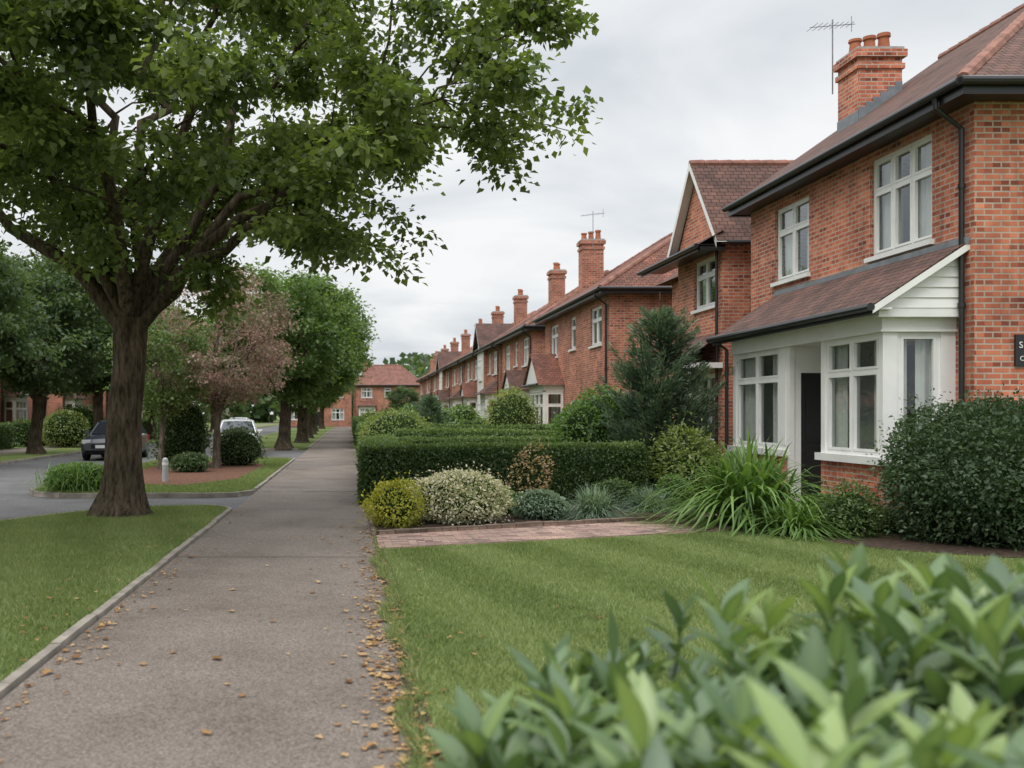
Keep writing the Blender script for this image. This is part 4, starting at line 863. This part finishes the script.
# ------------------------------------------------------------ cars
def carmat(name,col):
    m,nt,out=newmat(name); b=N(nt,'ShaderNodeBsdfPrincipled'); b.inputs['Base Color'].default_value=c4(col); b.inputs['Roughness'].default_value=.3; b.inputs['Coat Weight'].default_value=.6; L(nt,b.outputs[0],out.inputs[0]); return m
M['car_white']=carmat('white_car_paint',(.72,.73,.74)); M['car_dark']=carmat('dark_car_paint',(.03,.035,.05))
M['car_glass']=simple('car_glass',(.02,.025,.03),.06,.8,.05,2); M['tyre']=simple('tyre_rubber',(.02,.02,.02),.85,.2,.1,9)
M['lamp']=simple('lamp_lens',(.6,.62,.63),.15,.7,.05,9); M['tail']=simple('tail_lamp',(.35,.02,.02),.25,.6,.05,9); M['plate']=simple('number_plate',(.7,.7,.68),.5,.4,.03,9)
def car(x,y,rot,paint,z0=-.085):
    e=empty('parked_car',(0,0,0)); 
    st=[(-2.08,.38,.62,.70),(-1.98,.24,.76,.80),(-1.5,.2,.86,.87),(-.9,.2,.93,.88),(0,.2,.95,.89),(1.0,.2,.96,.89),(1.6,.22,.95,.87),(1.95,.26,.88,.82),(2.05,.36,.7,.74)]
    mb=MB(); rings=[]
    for s,zb,zt,hw in st:
        k=[(-hw*.9,zb),(-hw,zb+.12),(-hw*1.01,(zb+zt)/2),(-hw*.96,zt-.08),(-hw*.86,zt),(0,zt+.03),(hw*.86,zt),(hw*.96,zt-.08),(hw*1.01,(zb+zt)/2),(hw,zb+.12),(hw*.9,zb)]
        rings.append([(p,s,q) for p,q in k])
    for i in range(len(rings)-1):
        for j in range(10): mb.face([rings[i][j],rings[i][j+1],rings[i+1][j+1],rings[i+1][j]],paint)
        mb.face([rings[i][0],rings[i][10],rings[i+1][10],rings[i+1][0]],'tyre')
    mb.face(rings[0],paint); mb.face(rings[-1],paint); mb.build('body',e,True)
    gs=[(-1.02,.93,.94,.76,.74),(-.35,.94,1.38,.78,.60),(.1,.95,1.45,.79,.62),(1.0,.96,1.43,.79,.61),(1.55,.95,1.28,.78,.58),(1.9,.9,.93,.74,.70)]
    mb=MB(); r=[]
    for s,zb,zt,hb,ht in gs: r.append([(-hb,s,zb),(-ht,s,zt-.03),(-ht*.88,s,zt),(0,s,zt+.015),(ht*.88,s,zt),(ht,s,zt-.03),(hb,s,zb)])
    for i in range(5):
        for j in range(6):
            gl= j in (0,5) or i in (0,4)
            mb.face([r[i][j],r[i][j+1],r[i+1][j+1],r[i+1][j]],'car_glass' if gl else paint)
    mb.build('cabin',e,False)
    mb=MB()
    for i in (1,2,3,4):
        for j,k in ((0,1),(6,5)): mb.tube([r[i][j],r[i][k]],.03,paint,5)
    for i,i2 in ((0,1),(4,5)):
        for j in (1,5): mb.tube([r[i][j],r[i2][j]],.03,paint,5)
    for sx in (-1,1):
        mb.box(*sorted((sx*.8,sx*.98)),-.85,-.72,.93,1.06,paint)
        mb.box(*sorted((sx*.46,sx*.76)),-2.06,-1.93,.62,.76,'lamp'); mb.box(*sorted((sx*.6,sx*.82)),1.9,2.03,.66,.88,'tail')
    mb.box(-.42,.42,-2.1,-2.05,.44,.6,'tyre'); mb.box(-.26,.26,-2.13,-2.1,.46,.57,'plate'); mb.box(-.26,.26,2.05,2.08,.6,.71,'plate')
    mb.build('lights_and_trim',e)
    mb=MB()
    for sx in (-1,1):
        for sy in (-1.3,1.3):
            mb.tube([(sx*.68,sy,.31),(sx*.7,sy,.31),(sx*.86,sy,.31),(sx*.885,sy,.31)],[.27,.31,.31,.27],'tyre',20)
            mb.tube([(sx*.88,sy,.31),(sx*.893,sy,.31)],[.2,.18],'metal',12)
    mb.build('wheels',e)
    e.location=(x,y,z0); e.rotation_euler=(0,0,rot)
car(-4.6,41.0,.1,'car_white'); car(-8.75,37.5,0,'car_dark')
car(-8.0,72,.0,'car_white')

# ------------------------------------------------------------ world, sun, camera
w=bpy.data.worlds.new('World'); sc.world=w; w.use_nodes=True; nt=w.node_tree; nt.nodes.clear()
out=nt.nodes.new('ShaderNodeOutputWorld'); bg=nt.nodes.new('ShaderNodeBackground'); L(nt,bg.outputs[0],out.inputs[0])
sky=nt.nodes.new('ShaderNodeTexSky'); sky.sky_type='NISHITA'; sky.sun_disc=False; sky.air_density=1; sky.dust_density=3
tc=nt.nodes.new('ShaderNodeTexCoord'); sp=nt.nodes.new('ShaderNodeSeparateXYZ'); L(nt,tc.outputs['Generated'],sp.inputs[0])
def mth(op,a,b=None,c=None,cl=False):
    n=nt.nodes.new('ShaderNodeMath'); n.operation=op; n.use_clamp=cl
    for i,x in enumerate((a,b,c)):
        if x is None: continue
        if isinstance(x,(int,float)): n.inputs[i].default_value=x
        else: L(nt,x,n.inputs[i])
    return n.outputs[0]
zc=mth('MAXIMUM',sp.outputs[2],0.0); dn=mth('ADD',zc,.16)
cb=nt.nodes.new('ShaderNodeCombineXYZ'); L(nt,mth('DIVIDE',sp.outputs[0],dn),cb.inputs[0]); L(nt,mth('DIVIDE',sp.outputs[1],dn),cb.inputs[1]); cb.inputs[2].default_value=1.37
no=nt.nodes.new('ShaderNodeTexNoise'); no.inputs['Scale'].default_value=1.4; no.inputs['Detail'].default_value=7; no.inputs['Roughness'].default_value=.48; no.inputs['Distortion'].default_value=.4; L(nt,cb.outputs[0],no.inputs['Vector'])
cl=ramp(nt,no.outputs[0],[(.36,(.70,.745,.785)),(.5,(.86,.885,.905)),(.62,(.99,.995,1.0))])
sk=N(nt,'ShaderNodeMix',data_type='RGBA',blend_type='MULTIPLY'); sk.inputs[0].default_value=1; L(nt,sky.outputs[0],sk.inputs[6]); sk.inputs[7].default_value=(.1,.1,.1,1)
mx=N(nt,'ShaderNodeMix',data_type='RGBA'); mx.inputs[0].default_value=.92; L(nt,sk.outputs[2],mx.inputs[6]); L(nt,cl,mx.inputs[7])
L(nt,mx.outputs[2],bg.inputs[0])
# overcast sky is brighter towards the zenith
st=mth('ADD',1.0,mth('MULTIPLY',mth('SUBTRACT',zc,.38,cl=True),3.3)); L(nt,st,bg.inputs[1])
sd=bpy.data.lights.new('sun','SUN'); sd.energy=1.3; sd.angle=math.radians(25); sd.color=(1,.96,.9); so=bpy.data.objects.new('sun',sd); COL.objects.link(so)
dirv=Vector((-.45,-.62,.9)).normalized(); so.rotation_euler=dirv.to_track_quat('Z','Y').to_euler(); so.location=(-5,-8,20)
sky.sun_elevation=math.asin(dirv.z); sky.sun_rotation=math.atan2(dirv.x,dirv.y)
cam=bpy.data.cameras.new('camera'); co=bpy.data.objects.new('camera',cam); COL.objects.link(co); sc.camera=co
co.location=(0,0,1.55); co.rotation_euler=(math.pi/2,0,0); cam.sensor_width=36; cam.lens=35.156; cam.shift_x=(512-350)/1024; cam.shift_y=(415-384)/1024
cam.clip_end=3000; cam.clip_start=.05; cam.dof.use_dof=True; cam.dof.focus_distance=14.5; cam.dof.aperture_fstop=2.2
sc.view_settings.view_transform='Standard'; sc.view_settings.look='None'; sc.view_settings.exposure=0; sc.view_settings.gamma=1
